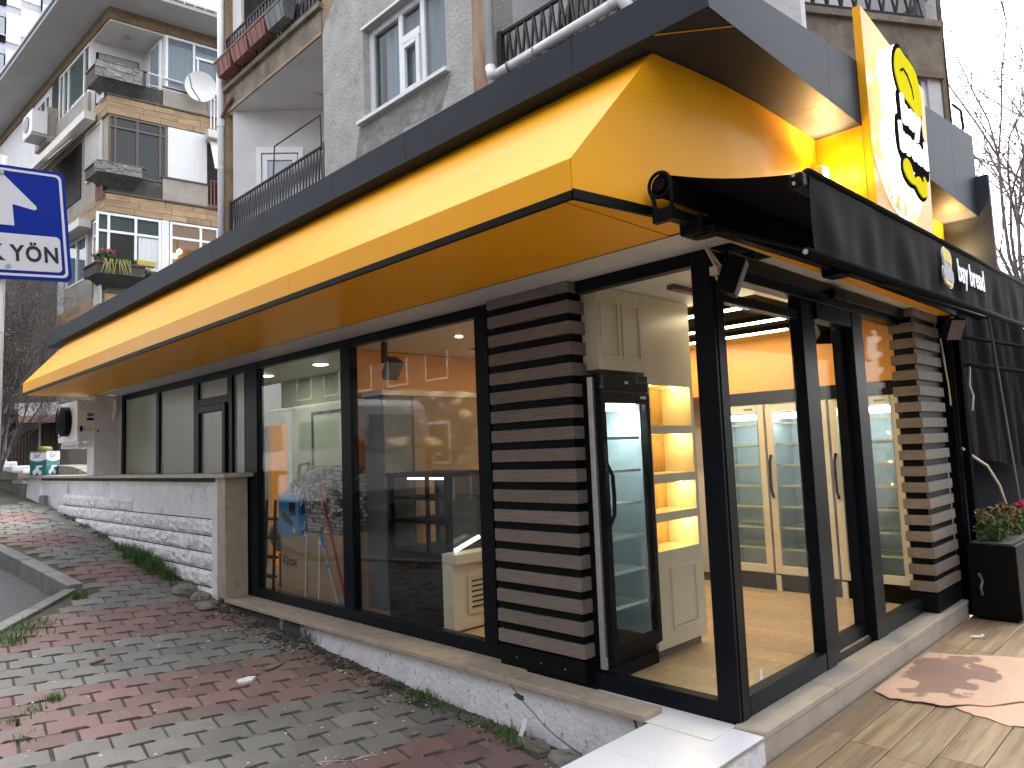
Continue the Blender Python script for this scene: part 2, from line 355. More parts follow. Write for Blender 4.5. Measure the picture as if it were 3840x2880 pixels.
for r in range(-16, 62):
    v = 1.735 + (r+.5)*PIT
    col = 'g' if (r//5) % 2 == 0 else 'r'
    off = .5*LEN*(r % 2) + random.uniform(-.02,.02)
    for k in range(-30, 14):
        u = k*LEN+off
        x = u*ca - v*sa*1.0; y = u*sa + v*ca
        if y < -4.5 or y > 15 or x > -.36 - (.04*math.sin(y*3)): continue
        kx = (kerb_x(y) if y > 2.2 else -6.0)
        if x < kx+.15: continue
        if y < 7.75 and y > 2.2 and x < kx+.19: continue
        cands.append((x,y,col))
def cam_score(x, y):
    d = Vector((x+3.881,y+2.162,g(x,y)-1.581)); f = Vector((.703,.705,.091)); zc = d.dot(f)
    if zc < .3: return 1e6
    px = d.dot(_r)/zc*722+512; py = 384-d.dot(_u)/zc*722
    if px < -25 or px > 1050 or py < 300 or py > 800: return 1e5+zc
    return zc
cands.sort(key=lambda q: cam_score(q[0],q[1]))
vis = [q for q in cands if cam_score(q[0],q[1]) < 1e5]; rest_c = vis[300:] + [q for q in cands if 1e5 <= cam_score(q[0],q[1]) < 1e6 or cam_score(q[0],q[1]) >= 1e6][:1500]
def paver_matrix(x, y):
    e = .15; dx = (g(x+e,y)-g(x-e,y))/(2*e); dy = (g(x,y+e)-g(x,y-e))/(2*e)
    n = Vector((-dx,-dy,1)).normalized(); X = Vector((ca,sa,0)); X = (X-n*X.dot(n)).normalized(); Y = n.cross(X)
    rz = random.uniform(-.012,.012); tx = Matrix.Rotation(rz,4,'Z') @ Matrix.Rotation(random.uniform(-.009,.009),4,'X') @ Matrix.Rotation(random.uniform(-.008,.008),4,'Y')
    m = Matrix.Identity(4)
    for i in range(3): m[i][0],m[i][1],m[i][2] = X[i],Y[i],n[i]
    m[0][3],m[1][3],m[2][3] = x+random.uniform(-.004,.004),y+random.uniform(-.004,.004),g(x,y)+.004+random.uniform(-.004,.004)
    return m @ tx
for (x,y,c) in vis[:300]:
    o = bpy.data.objects.new('paver', random.choice(pav[c])); COL.objects.link(o); o.parent = pavement; o.matrix_local = paver_matrix(x,y)
mb = MB()
for (x,y,c) in rest_c:
    M4 = paver_matrix(x,y); me = random.choice(pav[c])
    mb.add([M4 @ v.co for v in me.vertices], [tuple(p.vertices) for p in me.polygons], 0 if c == 'r' else 1)
obj('distant_pavers', mb, [m_red, m_grey], pavement, kind='stuff')

# road on the far side of the kerb and the land beyond, one sheet reaching the horizon
mb = MB(); gx = [-160,-60,-30,-16,-9,-6.2,-4,-2.6,-1.2,0,3,8,20,60,160]; gyy = [-160,-60,-30,-12,-4,0,3,5,6.5,8,10,13,16,20,26,34,60,140]
for y in gyy:
    for x in gx: mb.v.append((x,y,g(x,min(max(y,-40),140))-.17))
n = len(gx)
for j in range(len(gyy)-1):
    for i in range(n-1):
        a = j*n+i; mb.f.append((a,a+1,a+n+1,a+n)); mb.m.append(0)
struct('road', mb, m_asphalt)

kerb = struct('kerb', MB().box(-2.2,-2.19,15.9,16,.6,.7), m_kerb)
def kerb_run(pts, w, top, step):
    for a,b in zip(pts, pts[1:]):
        a, b = Vector(a), Vector(b); L_ = (b-a).length; k = max(1,round(L_/step)); d = (b-a)/L_; nrm = Vector((-d.y,d.x)); 
        if nrm.x < 0: nrm = -nrm
        for i in range(k):
            p, q = a+d*(L_*i/k+.006), a+d*(L_*(i+1)/k-.006)
            zt = lambda t: g(t.x,t.y)+top
            vs = []
            for t in (p,q):
                for s in (-w,0):
                    tt = t+nrm*s
                    vs += [(tt.x,tt.y,zt(t)-.26),(tt.x,tt.y,zt(t)+random.uniform(-.006,.006))]
            # order: p(-w) lo hi, p(0) lo hi, q(-w) lo hi, q(0) lo hi
            m_ = MB().hexa([vs[0],vs[2],vs[6],vs[4],vs[1],vs[3],vs[7],vs[5]])
            obj('kerb_stone', m_, m_kerb, kerb, bevel=.012)
kerb_run([(-2.75,24.0),(-2.2,16.0),(-1.80,11.0),(-1.56,9.3),(-1.37,7.72)], .17, .055, 1.0)
kerb_run([(-1.46,7.62),(-2.44,6.34),(-3.7,4.92),(-6.2,2.1)], .15, .035, .95)

# ------------------------------------------------------------------ terrace, marble step, threshold
TZ = -.185
mb = MB().box(-.6,14,-9,-.16,TZ-.25,TZ-.012)
terrace = struct('terrace', mb, m_grout)
pitch = .218; dmesh = {}
def deck_plank(x0,x1,y0,y1):
    m_ = MB().box(x0,x1,y0,y1,TZ-.02,TZ+random.uniform(-.001,.001)); return obj('floor_tile', m_, m_deck, terrace, bevel=.003)
for r in range(0, 16):
    y1 = -.168-r*pitch; y0 = y1-pitch+.006
    x = -.55+random.uniform(-1.0,0) if r else -.55
    while x < 7.5:
        L_ = 1.2; a, b = max(x,-.58), min(x+L_-.004, 7.5)
        if b-a > .08:
            deck_plank(a,b,y0,y1)
        x += L_
thr = struct('threshold', MB().box(-.02,4.15,-.145,.3,TZ-.05,-.066), m_thr)
xs = [-.035,.95,1.98,3.05,4.2]
for a,b in zip(xs,xs[1:]):
    obj('tread_slab', MB().box(a+.001,b-.001,-.165,.02,-.064,-.022), m_thr, thr, bevel=.006)
    obj('riser_slab', MB().box(a+.001,b-.001,-.157,-.147,TZ-.01,-.068), m_thr, thr, bevel=.002)
step = struct('marble_step', MB().box(-1.9,-.037,-.16,.45,TZ-.35,-.052), m_whitewall)
for (a,b,c,d) in ((-.72,-.039,-.165,.44),(-1.9,-.723,-.165,.44),):
    obj('marble_tile', MB().box(a,b,c,d,-.051,-.040), m_marble, step, bevel=.0015)
obj('marble_tile', MB().box(-.28,.0,.02,1.02,-.038,-.034), m_marble, step)
obj('edge_trim', MB().box(-1.9,-.037,-.170,-.166,-.056,-.041), m_steel, step)

# ------------------------------------------------------------------ low plinth wall under the shop windows
pw = thing('plinth_wall', 'low grimy white plinth wall with travertine coping under the shop windows', 'wall', (-.26,3.3,-.4))
mb = MB(); seg = 30
for i in range(seg+1):
    y = .50+(6.24-.50)*i/seg
    mb.v += [(-.245,y,g(-.27,y)-.12),(-.245,y,-.042),(.0,y,-.042),(.0,y,g(-.27,y)-.12)]
for i in range(seg):
    a = i*4
    for (p,q) in ((0,1),(1,2),(2,3)): mb.f.append((a+p,a+4+p,a+4+q,a+q)); mb.m.append(0)
mb.f += [(0,1,2,3),(seg*4+3,seg*4+2,seg*4+1,seg*4)]; mb.m += [0,0]
def plinth_mat():
    m = mat('plinth_plaster', (.76,.76,.80), (.62,.62,.67), 5, .88, bump=.6, bscale=26, stain=((.07,.065,.06),30,.60,.68,(1,1,.45)))
    nt = m.node_tree; N, L = nt.nodes, nt.links; b = N['Principled BSDF']; src = b.inputs['Base Color'].links[0].from_socket
    # grime that creeps in from the upper end of the wall
    tc = N.new('ShaderNodeTexCoord'); sp = N.new('ShaderNodeSeparateXYZ'); L.new(tc.outputs['Object'], sp.inputs[0])
    nz = N.new('ShaderNodeTexNoise'); nz.inputs['Scale'].default_value = 3.5; nz.inputs['Detail'].default_value = 9; nz.inputs['Roughness'].default_value = .75; L.new(tc.outputs['Object'], nz.inputs['Vector'])
    mr = N.new('ShaderNodeMapRange'); mr.inputs[1].default_value = 3.2; mr.inputs[2].default_value = 5.6; mr.inputs[3].default_value = -.25; mr.inputs[4].default_value = .40; L.new(sp.outputs['Y'], mr.inputs[0])
    ad = N.new('ShaderNodeMath'); ad.operation = 'ADD'; L.new(nz.outputs['Fac'], ad.inputs[0]); L.new(mr.outputs[0], ad.inputs[1])
    m2 = N.new('ShaderNodeMapRange'); m2.inputs[1].default_value = .50; m2.inputs[2].default_value = .68; L.new(ad.outputs[0], m2.inputs[0])
    mx = N.new('ShaderNodeMix'); mx.data_type = 'RGBA'; L.new(m2.outputs[0], mx.inputs[0]); L.new(src, mx.inputs[6]); mx.inputs[7].default_value = (.05,.047,.044,1); L.new(mx.outputs[2], b.inputs['Base Color'])
    return m
obj('plaster_body', mb, plinth_mat(), pw)
ys = [.455,1.62,2.35,3.5,4.46,5.35,6.28]
for a,b in zip(ys,ys[1:]):
    obj('coping_slab', MB().box(-.292,.0 if a > 1.0 else -.095,a+.0015,b-.0015,-.040,.0), m_tan, pw, bevel=.005)
    if a < 1.0: pass
# hairline crack on the plaster with a broken chip
def crack(pts, wdt):
    mb = MB()
    for a,b in zip(pts,pts[1:]):
        d = (Vector(b)-Vector(a)); nn = Vector((0,-d.z,d.y)).normalized()*wdt
        mb.quad(Vector(a)-nn,Vector(b)-nn,Vector(b)+nn,Vector(a)+nn)
    return mb
cp = [(-.2475,1.62,-.055),(-.2475,1.56,-.10),(-.2475,1.50,-.15),(-.2475,1.40,-.20),(-.2475,1.33,-.25),(-.2475,1.22,-.30),(-.2475,1.06,-.35),(-.2475,.98,-.37)]
obj('crack', crack(cp,.004), m_darkcon, pw)
obj('chip', MB().blob((-.247,1.53,-.125),(.004,.05,.018),8,jit=.3), m_darkcon, pw)
obj('corner_crack', crack([(-.2475,.56,-.05),(-.2475,.535,-.12),(-.2475,.52,-.2),(-.2475,.53,-.3),(-.2475,.515,-.42)],.009), m_darkcon, pw)

# ------------------------------------------------------------------ white rusticated garden wall with its stone pillar
gw = thing('garden_wall', 'white painted rusticated stone wall with flat coping beside the shop', 'wall', (-.25,10,.2))
mb = MB(); seg = 26
for i in range(seg+1):
    y = 6.47+(16.2-6.47)*i/seg
    mb.v += [(-.26,y,g(-.27,y)-.15),(-.26,y,1.39),(-.03,y,1.39),(-.03,y,g(-.27,y)-.15)]
for i in range(seg):
    a = i*4
    for (p,q) in ((0,1),(1,2),(2,3)): mb.f.append((a+p,a+4+p,a+4+q,a+q)); mb.m.append(0)
mb.f += [(0,1,2,3),(seg*4+3,seg*4+2,seg*4+1,seg*4)]; mb.m += [0,0]
obj('plaster_body', mb, m_whitewall, gw)
obj('pillar', MB().box(-.295,-.02,6.245,6.46,.001,1.389), m_tan, gw, bevel=.004)
obj('pillar_plaster', MB().box(-.297,-.262,6.462,6.62,-.15,1.33), m_whitewall, gw, bevel=.006)
ys = [6.13,7.9,9.9,12.0,14.1,16.35]
for a,b in zip(ys,ys[1:]): obj('coping_slab', MB().box(-.355,.02,a+.001,b-.001,1.39,1.437), m_thr, gw, bevel=.004)
def block_mesh(i):
    mb = MB(); nx, nz = 7, 4; L_, H_ = .415, .186
    rnd = random.Random(i)
    for a in range(nz+1):
        for b in range(nx+1):
            e = (a in (0,nz)) or (b in (0,nx)); d = -.008 if e else -.022-rnd.uniform(0,.030)
            mb.v.append((d, -L_/2+L_*b/nx+(0 if e else rnd.uniform(-.015,.015)), -H_/2+H_*a/nz+(0 if e else rnd.uniform(-.012,.012))))
    for a in range(nz):
        for b in range(nx): k = a*(nx+1)+b; mb.f.append((k,k+1,k+nx+2,k+nx+1)); mb.m.append(0)
    o = len(mb.v)
    ring = [b for b in range(nx+1)] + [a*(nx+1)+nx for a in range(1,nz+1)] + [nz*(nx+1)+b for b in range(nx-1,-1,-1)] + [a*(nx+1) for a in range(nz-1,0,-1)]
    for k in ring: p = mb.v[k]; mb.v.append((.03,p[1],p[2]))
    for i_ in range(len(ring)): j = (i_+1)%len(ring); mb.f.append((ring[j],ring[i_],o+i_,o+j)); mb.m.append(0)
    return mb.mesh('stone_block', m_block, smooth=False)
bms = [block_mesh(i) for i in range(7)]
for row in range(6):
    zc = .99-.203*row
    off = .2*(row % 2)
    y = 6.85-off*.5
    while y < 13.6:
        if zc+.09 > g(-.27,y)-.02 and y > 6.72 and (row > 0 or y > 9.6):
            o = bpy.data.objects.new('stone_block', random.choice(bms)); COL.objects.link(o); o.parent = gw
            o.matrix_parent_inverse = parent_inv(gw)
            o.location = (-.262, y, zc+random.uniform(-.003,.003)); o.scale = (random.uniform(.8,1.15), 1, 1)
            if random.random() < .5: o.rotation_euler = (math.pi,0,0)
        y += .422
for k in range(6): obj('bed_joint', MB().box(-.2635,-.2605,6.64,13.5,.99-.203*k-.1085,.99-.203*k-.0945), m_darkcon, gw)
obj('end_buttress', MB().prism([(-.34,15.05,.6),(-.34,16.3,.6),(-.29,16.25,1.38),(-.27,15.2,1.38)], (.3,0,0)), m_whitewall, gw)
obj('drain_stub', MB().cyl((-.36,14.55,.75),(-.36,14.55,1.05),.07,12), m_kerb, gw)
obj('dark_joint', MB().box(-.264,-.261,6.6,15.2,1.335,1.389), m_darkcon, gw)

# weeds, rubble, litter ------------------------------------------------------------------
def blade(mb, p, h, lean, wdt, mi=0):
    a = random.uniform(0,6.28); d = Vector((math.cos(a),math.sin(a),0)); s = Vector((-d.y,d.x,0))*wdt
    p = Vector(p); q = p+d*lean*.45+Vector((0,0,h*.65)); t = p+d*lean+Vector((0,0,h))
    mb.add([p-s,p+s,q+s*.7,q-s*.7,t],[(0,1,2,3),(3,2,4)],mi)
def grass_patch(label, spots, name='grass_tuft'):
    mb = MB()
    for (x,y,n,r,h) in spots:
        for _ in range(n):
            xx = x+random.gauss(0,r); yy = y+random.gauss(0,r*1.6)
            if xx > -.26 and yy < 6.2: xx = -.27
            if xx > -.30 and yy > 6.2: xx = -.31
            blade(mb,(xx,yy,g(xx,yy)-.01),h*random.uniform(.4,1.2),h*random.uniform(.2,.9),random.uniform(.002,.005),0 if random.random() < .8 else 1)
    o = obj(name, mb, [m_grass, m_leaf]); o['kind'] = 'stuff'; o['label'] = label; return o
grass_patch('long green grass growing along the foot of the white stone wall', [(-.42,8.1,420,.06,.22),(-.44,8.6,340,.06,.24),(-.40,9.1,260,.06,.20),(-.42,7.7,240,.05,.18),(-.40,9.7,130,.06,.12),(-.38,10.6,120,.06,.10),(-.36,11.6,120,.05,.09),(-.36,12.6,90,.05,.08),(-.44,7.25,70,.05,.10)])
grass_patch('small green weeds in the gutter below the plinth wall', [(-.33,2.55,150,.04,.08),(-.36,2.2,130,.045,.07),(-.36,1.55,170,.05,.07),(-.40,1.4,130,.05,.06),(-.42,1.85,60,.05,.05),(-.40,4.5,40,.04,.06),(-.36,3.3,40,.05,.04),(-.30,2.9,50,.03,.06),(-.5,2.6,50,.08,.03)])
grass_patch('moss and grass in the paver joints and by the kerb', [(-2.44,4.25,150,.03,.06),(-2.75,3.95,90,.03,.05),(-2.6,4.1,60,.04,.04),(-1.52,7.3,110,.03,.09),(-1.42,7.45,60,.03,.07),(-2.2,6.30,150,.07,.10),(-2.38,6.05,160,.06,.10),(-2.05,6.45,80,.06,.08),(-2.75,3.6,50,.04,.04)])
mb = MB(); mb2 = MB(); mb3 = MB()
for i in range(2400):
    y = random.uniform(.6,6.6); d = abs(random.gauss(0,.11)) if y < 4 else abs(random.gauss(0,.18)); x = -.26-d
    z = g(x,y); s = random.uniform(.004,.016)
    (mb if random.random() < .6 else mb2).blob((x,y,z+s*.3),(s*1.4,s,s*.6),6,jit=.3)
for i in range(170):
    y = random.uniform(-1.5,6); x = random.uniform(-2.9,-.3); s = random.uniform(.004,.010)
    if random.random() < .5: x = -.3-abs(random.gauss(0,.25))
    mb3.blob((x,y,g(x,y)+.006),(s*1.6,s,.003),6,jit=.4)
o = obj('gutter_debris', mb, m_debris); o['kind'] = 'stuff'; o['label'] = 'dark leaf litter and soil along the plinth wall'
o = obj('gutter_gravel', mb2, m_rubble); o['kind'] = 'stuff'; o['label'] = 'small grey stones along the plinth wall'
o = obj('paint_crumbs', mb3, m_splash); o['kind'] = 'stuff'; o['label'] = 'white paint crumbs scattered over the pavers'
# cement smear at the foot of the wall
def smear(name, pts, zoff, m, label, cat=None, kind='stuff', th=.012):
    mb = MB(); n = len(pts); top = [(x,y,g(x,y)+zoff) for x,y in pts]; 
    mb.prism([(x,y,z-th) for x,y,z in top], (0,0,th)); o = obj(name, mb, m, smooth=False)
    o['label'] = label
    if cat: o['category'] = cat
    else: o['kind'] = kind
    return o
def ragged(cx, cy, rx, ry, n=16, j=.25, rot=0):
    out = []
    for i in range(n):
        a = 2*math.pi*i/n; k = 1+random.uniform(-j,j); x, y = rx*k*math.cos(a), ry*k*math.sin(a)
        out.append((cx+x*math.cos(rot)-y*math.sin(rot), cy+x*math.sin(rot)+y*math.cos(rot)))
    return out
for i in range(26):
    y = 10.2+i*.2; x = -.52+.1*math.sin(i*1.3)
    if i % 2 == 0: smear('cement_smear', ragged(x,y,.14,.30,12,.3), .014, m_kerb, 'grey cement smeared along the foot of the white stone wall')
# boulders at the foot of the stone pillar
rocks = [((-.47,6.95),(.15,.20,.10),'large pale mossy rock at the foot of the white wall pillar'),((-.44,6.58),(.11,.14,.08),'flat grey rock beside the large pale rock at the wall pillar'),((-.52,6.25),(.12,.16,.06),'low cracked stone nearest the coping at the wall pillar'),((-.40,6.32),(.06,.10,.05),'small squared stone chip at the corner of the wall pillar'),
         ((-.37,.98),(.09,.16,.05),'crumbled grey mortar lump below the cracked plinth wall end'),((-.36,1.3),(.07,.15,.045),'long grey mortar lump behind the white card in the gutter')]
for (p,s,lb) in rocks:
    b = MB().blob((p[0],p[1],g(*p)+s[2]*.25),s,12,jit=.13); tag(obj('rock', b, m_rubble, smooth=False), lb, 'rock', 'loose stones along the wall foot')
for (cx,cy,rx,ry,rot,lb) in [(-1.20,3.72,.09,.05,.3,'crumpled white plastic scrap lying on the red pavers'),(-.86,3.92,.13,.035,.5,'flat grey puddle of spilt plaster on the red pavers'),(-.62,2.95,.06,.04,0,'round grey plaster spill near the gutter weeds'),(-.82,1.98,.035,.025,0,'small white plaster disc on the grey pavers')]:
    pts = ragged(cx,cy,rx,ry,14,.25,rot); th = .02 if 'crumpled' in lb else .006
    smear('plastic_scrap' if 'crumpled' in lb else 'plaster_spill', pts, .013+th*.6, m_paper if 'crumpled' in lb else m_kerb, lb, 'litter', th=th)
tag(obj('card', MB().obox((-.335,1.42,g(-.33,1.42)+.085),(.025,.0,.05),(.012,.030,-.006),(.002,-.002,.003)), m_paper), 'white card leaning upright in the gutter weeds against the plinth wall', 'card')
tag(obj('cigar_butt', MB().cyl((-2.02,4.92,g(-2.02,4.92)+.02),(-1.90,4.98,g(-1.9,4.98)+.02),.013,8), m_terra), 'short dark red stub lying on the grey pavers', 'litter')
def drip(name, pts, wdt, label):
    mb = MB()
    for a,b in zip(pts,pts[1:]):
        A, B = Vector((a[0],a[1],g(*a)+.0125)), Vector((b[0],b[1],g(*b)+.0125)); d = (B-A); nn = Vector((-d.y,d.x,0)).normalized()*wdt*random.uniform(.5,1.3)
        mb.quad(A-nn,B-nn,B+nn,A+nn)
    for _ in range(26):
        p = random.choice(pts); q = (p[0]+random.gauss(0,.05),p[1]+random.gauss(0,.04)); s = random.uniform(.002,.007)
        mb.add([(q[0]+s*math.cos(k),q[1]+s*math.sin(k),g(*q)+.0125) for k in range(0,6)],[tuple(range(6))])
    o = obj(name, mb, m_splash); o['kind'] = 'stuff'; o['label'] = label
drip('paint_drip', [(-1.62+.045*i, 1.60-.028*i+.015*math.sin(i*1.7)) for i in range(17)], .004, 'thin white paint drips across the grey pavers')
drip('paint_drip', [(-1.55+.04*i, 2.02-.018*i+.02*math.sin(i)) for i in range(10)], .003, 'short upper white paint drip on the grey pavers')
drip('paint_drip', [(-1.05+.05*math.cos(i*.9)+.01*i, 1.30+.04*math.sin(i*.9)) for i in range(14)], .004, 'looping white paint drip on the near red pavers')
# ================================================================== SHOP
shop = thing('corner_shop', 'corner bakery shop with yellow canopy, dark fascia and glass fronts', 'shop', (1.5,3,0))
# floor and inside shell
floor = struct('shop_floor', MB().box(.02,4.1,.05,4.42,-.1,.004), m_grout)
r = 0; x = .09
while x < 3.6:
    y = .06-random.uniform(0,1.1)
    while y < 4.38:
        a, b = max(y,.06), min(y+1.15,4.38)
        if b-a > .05: obj('floor_plank', MB().box(x+.001,min(x+.145,3.6)-.001,a+.001,b-.001,.0,.012+random.uniform(-.0005,.0005)), m_wood, floor)
        y += 1.15
    x += .145
kfloor = struct('kitchen_floor', MB().box(.03,3.9,4.43,11,-.1,.010), m_thr)
# walls (butted)
obj('side_wall', MB().box(4.12,4.25,.06,11.0,-.1,3.6), m_white, shop)
obj('back_wall', MB().box(-.02,4.25,11.02,11.2,-.1,3.6), m_white, shop)
obj('end_pilaster', MB().box(-.40,-.022,11.06,11.45,1.438,2.745), m_lightrender, shop)
obj('partition_wall', MB().box(.32,4.11,4.42,4.52,.012,2.715), m_orange, shop)
obj('kitchen_wall', MB().box(1.30,1.38,4.53,11.0,.012,2.715), m_greenish, shop)
# ceiling: white perimeter, dark recess
cz = 2.72
mb = MB().box(.02,4.11,.04,.42,cz,cz+.03).box(.02,1.42,.422,4.41,cz,cz+.03).box(3.42,4.11,.422,4.41,cz,cz+.03).box(1.422,3.418,4.0,4.41,cz,cz+.03)
obj('white_ceiling', mb, m_white, shop)
obj('recess', MB().box(1.42,3.42,.42,4.0,3.02,3.06).box(1.40,1.42,.40,4.02,cz+.031,3.06).box(3.42,3.44,.40,4.02,cz+.031,3.06).box(1.42,3.42,.40,.42,cz+.031,3.06).box(1.42,3.42,4.0,4.02,cz+.031,3.06), m_ceilblack, shop)
obj('kitchen_ceiling', MB().box(.02,1.3,4.53,11.0,cz,cz+.03), m_white, shop)
for i in range(6):
    y = .8+.55*i; obj('ceiling_duct', MB().box(1.45,3.4,y,y+.06,2.93,3.0), m_brownframe, shop)
obj('roof_slab', MB().box(-.55,4.3,-.22,12.0,3.66,3.78), m_anth, shop)
# ---- glazing frame, left side (plane X = 0)
def post(a0,a1,b0,b1,z0,z1,name='frame_post'): return obj(name, MB().box(a0,a1,b0,b1,z0,z1), m_frame, shop, bevel=.004)
def pane(a0,a1,b0,b1,z0,z1,m=m_glass,name='glass_pane'): return obj(name, MB().box(a0,a1,b0,b1,z0,z1), m, shop)
F0, F1 = .0, .085
post(F0,F1,1.905,6.03,.001,.105,'bottom_rail'); post(F0,F1,.137,1.062,-.034,.075,'bottom_rail')
post(F0,F1,.137,1.062,2.665,2.748,'top_rail'); post(F0,F1,1.905,6.03,2.665,2.748,'top_rail')
post(-.002,F1+.01,6.032,6.33,.001,2.748); post(-.004,F1,3.99,4.17,.107,2.663); post(F0+.02,F1+.02,4.172,4.19,.107,2.663)
post(-.004,F1,1.99,2.14,.107,2.663); 
post(0.0,.135,.0,.135,-.022,2.748,'corner_post'); post(.03,.11,-.006,-.001,-.02,2.74,'corner_bead')
post(.01,.07,1.905,1.985,.107,2.663,'frame_stile')
pane(.035,.047,4.195,6.03,.107,2.663); pane(.035,.047,2.142,3.988,.107,2.663); pane(.035,.047,.138,1.062,.077,2.663,m_glassf); pane(.037,.049,1.907,1.988,.107,2.663)
# frosted part
post(F0,F1,6.332,11.02,2.66,2.748,'top_rail')
for (a,b) in ((6.335,6.375),(6.72,6.86),(7.80,7.95),(9.28,9.40),(10.90,11.02)): post(F0,F1,a,b,1.0,2.658)
post(F0+.001,F1-.001,6.862,7.798,2.33,2.43,'transom'); 
for (a,b) in ((6.377,6.718),(7.952,9.278),(9.402,10.898)): pane(.035,.047,a,b,1.0,2.658,m_frost,'frosted_pane')
pane(.035,.047,6.862,7.798,2.432,2.658,m_frost,'frosted_pane')
dr = obj('side_door', MB().box(-.03,.06,6.865,6.96,1.0,2.327).box(-.03,.06,7.70,7.795,1.0,2.327).box(-.03,.06,6.961,7.699,2.235,2.327), m_frame, shop, bevel=.006)
obj('frosted_pane', MB().box(.01,.02,6.962,7.698,1.0,2.233), m_frost, dr)
obj('spandrel', MB().box(.0,.08,6.34,11.0,-.05,.998), m_lightrender, shop)
# ---- front side (plane Y = 0)
post(.137,1.24,.0,.085,-.02,.095,'bottom_rail'); post(2.445,3.40,.0,.085,-.02,.095,'bottom_rail'); post(1.53,2.16,.075,.15,-.02,.10,'door_rail')
post(.137,3.40,.0,.10,2.60,2.748,'top_rail'); post(.137,3.40,-.05,-.002,2.655,2.745,'header_cover')
post(.137,1.245,.012,.075,2.44,2.50,'head_rail'); post(1.53,2.42,.0,.12,2.47,2.598,'operator_box')
post(1.245,1.40,-.004,.09,-.02,2.598); post(1.402,1.53,.02,.16,-.02,2.598,'door_stile')
post(2.165,2.21,.075,.15,-.02,2.468,'door_stile'); post(2.215,2.44,-.004,.10,-.022,2.598)
pane(.138,1.243,.038,.05,.097,2.438,m_glassf); pane(.138,1.243,.040,.052,2.502,2.598,m_glassf); pane(1.532,2.163,.105,.117,.102,2.468,m_glassf,'door_glass'); pane(2.442,3.40,.038,.05,.097,2.598,m_glassf)
obj('sensor', MB().box(1.62,1.86,-.11,-.052,2.62,2.70), m_black, shop, bevel=.01)
obj('door_tag', MB().box(.335,.365,.034,.037,.13,.19), m_paper, shop)
# ---- slatted pillars
def pillar(x0,x1,y0,y1,sx,sy,tag_):
    core = obj('slatted_pillar', MB().box(x0+.028,x1-.028,y0+.028,y1-.028,-.03,2.747).box(x0+.008,x1-.008,y0+.008,y1-.008,-.018,.145).box(x1-.03,x1-.012,y0+.03,y1-.03,.146,2.74), m_black, shop)
    z = .165
    while z < 2.70:
        h = min(.089,2.745-z); obj('slat', MB().box(x0,x1,y0,y1,z,z+h), m_slat, core, bevel=.003); z += .1475
    return core
pl_ = pillar(-.078,.17,1.065,1.90,0,0,'l')
for i,yy in enumerate((1.25,1.48,1.72)): obj('screw', MB().cyl((-.073,yy,.07),(-.070,yy,.07),.006,8), m_steel, pl_)
pillar(3.405,4.17,-.125,.10,0,0,'r')

# ---- canopy: yellow box and dark roof fascia
zt = 3.655
def panel(name, pts, th, m, label=None):
    a,b,c = [Vector(p) for p in pts[:3]]; n = (b-a).cross(c-a).normalized()
    return obj(name, MB().prism([Vector(p)-n*th for p in pts], n*th), m, shop, label)
XB = -1.32
cuts = [-.045,2.7,4.9,7.1,9.3,11.47]
for a,b in zip(cuts,cuts[1:]):
    e = .0015
    if a < 0:
        obj('canopy_slope', MB().hexa([(XB,-.046,2.946),(-.718,-.142,zt-.002),(-.718,b-e,zt-.002),(XB,b-e,2.946),(XB+.02,-.046,2.93),(-.70,-.142,zt-.02),(-.70,b-e,zt-.02),(XB+.02,b-e,2.93)]), m_yellow, shop)
    else: obj('canopy_slope', MB().prism([(XB,a+e,2.946),(-.718,a+e,zt-.002),(-.70,a+e,zt-.02),(XB+.02,a+e,2.93)], (0,b-a-2*e,0)), m_yellow, shop)
    obj('canopy_lip', MB().box(XB,XB+.006,a+e,b-e,2.792,2.9455), m_yellow, shop)
    obj('canopy_trim', MB().box(XB-.004,XB+.02,a+e,b-e,2.75,2.790), m_black, shop)
cuts = [.02,2.05,4.2,6.4,8.6,11.45]
for a,b in zip(cuts,cuts[1:]):
    obj('canopy_soffit', MB().box(XB+.022,-.405,a+.0015,b-.0015,2.751,2.756), m_yellow, shop)
obj('soffit_gap', MB().box(-.403,-.385,.0,11.4,2.757,2.766), m_black, shop)
for a,b in zip([-.14,.28,2.05,3.6,5.4,7.2,9.2,11.0],[.278,2.048,3.598,5.398,7.198,9.198,11.0]):
    obj('white_soffit', MB().box(-.384,-.001,a,b,2.7495,2.754), m_soffit, shop)
obj('canopy_end', MB().prism([(XB+.01,11.465,2.76),(-.72,11.465,zt-.01),(-.1,11.465,zt-.01),(-.1,11.465,2.76)], (0,.006,0)), m_yellow, shop)
obj('end_trim', MB().box(XB+.021,-.30,11.44,11.474,2.752,2.79), m_black, shop)
# front wall of the box: gently bowed from the canopy corner to the front
arc0 = [(XB+.001,-.047),(-1.0,-.100),(-.70,-.145),(-.42,-.185),(-.1,-.222),(.25,-.244),(.65,-.25),(1.118,-.25)]
arc = []
for (a,b) in zip(arc0,arc0[1:]):
    for k in range(4): arc.append((a[0]+(b[0]-a[0])*k/4, a[1]+(b[1]-a[1])*k/4))
arc.append(arc0[-1])
mb = MB()
for (x,y) in arc:
    tp = zt-.003 if x > -.718 else 2.946+(x-XB)/(.602)*(zt-.003-2.946)
    mb.v += [(x,y,2.80),(x,y,tp)]
for i in range(len(arc)-1): a = i*2; mb.f.append((a,a+2,a+3,a+1)); mb.m.append(0)
obj('canopy_gable', mb, m_yellow, shop, smooth=True)
mb = MB()
for i,(x,y) in enumerate(arc): mb.v += [(x,y-.004,2.75),(x,y-.004,2.798),(x,y+.02,2.75),(x,y+.02,2.798)]
for i in range(len(arc)-1):
    a = i*4; mb.f += [(a,a+4,a+5,a+1),(a+1,a+5,a+7,a+3),(a,a+2,a+6,a+4)]; mb.m += [0]*3
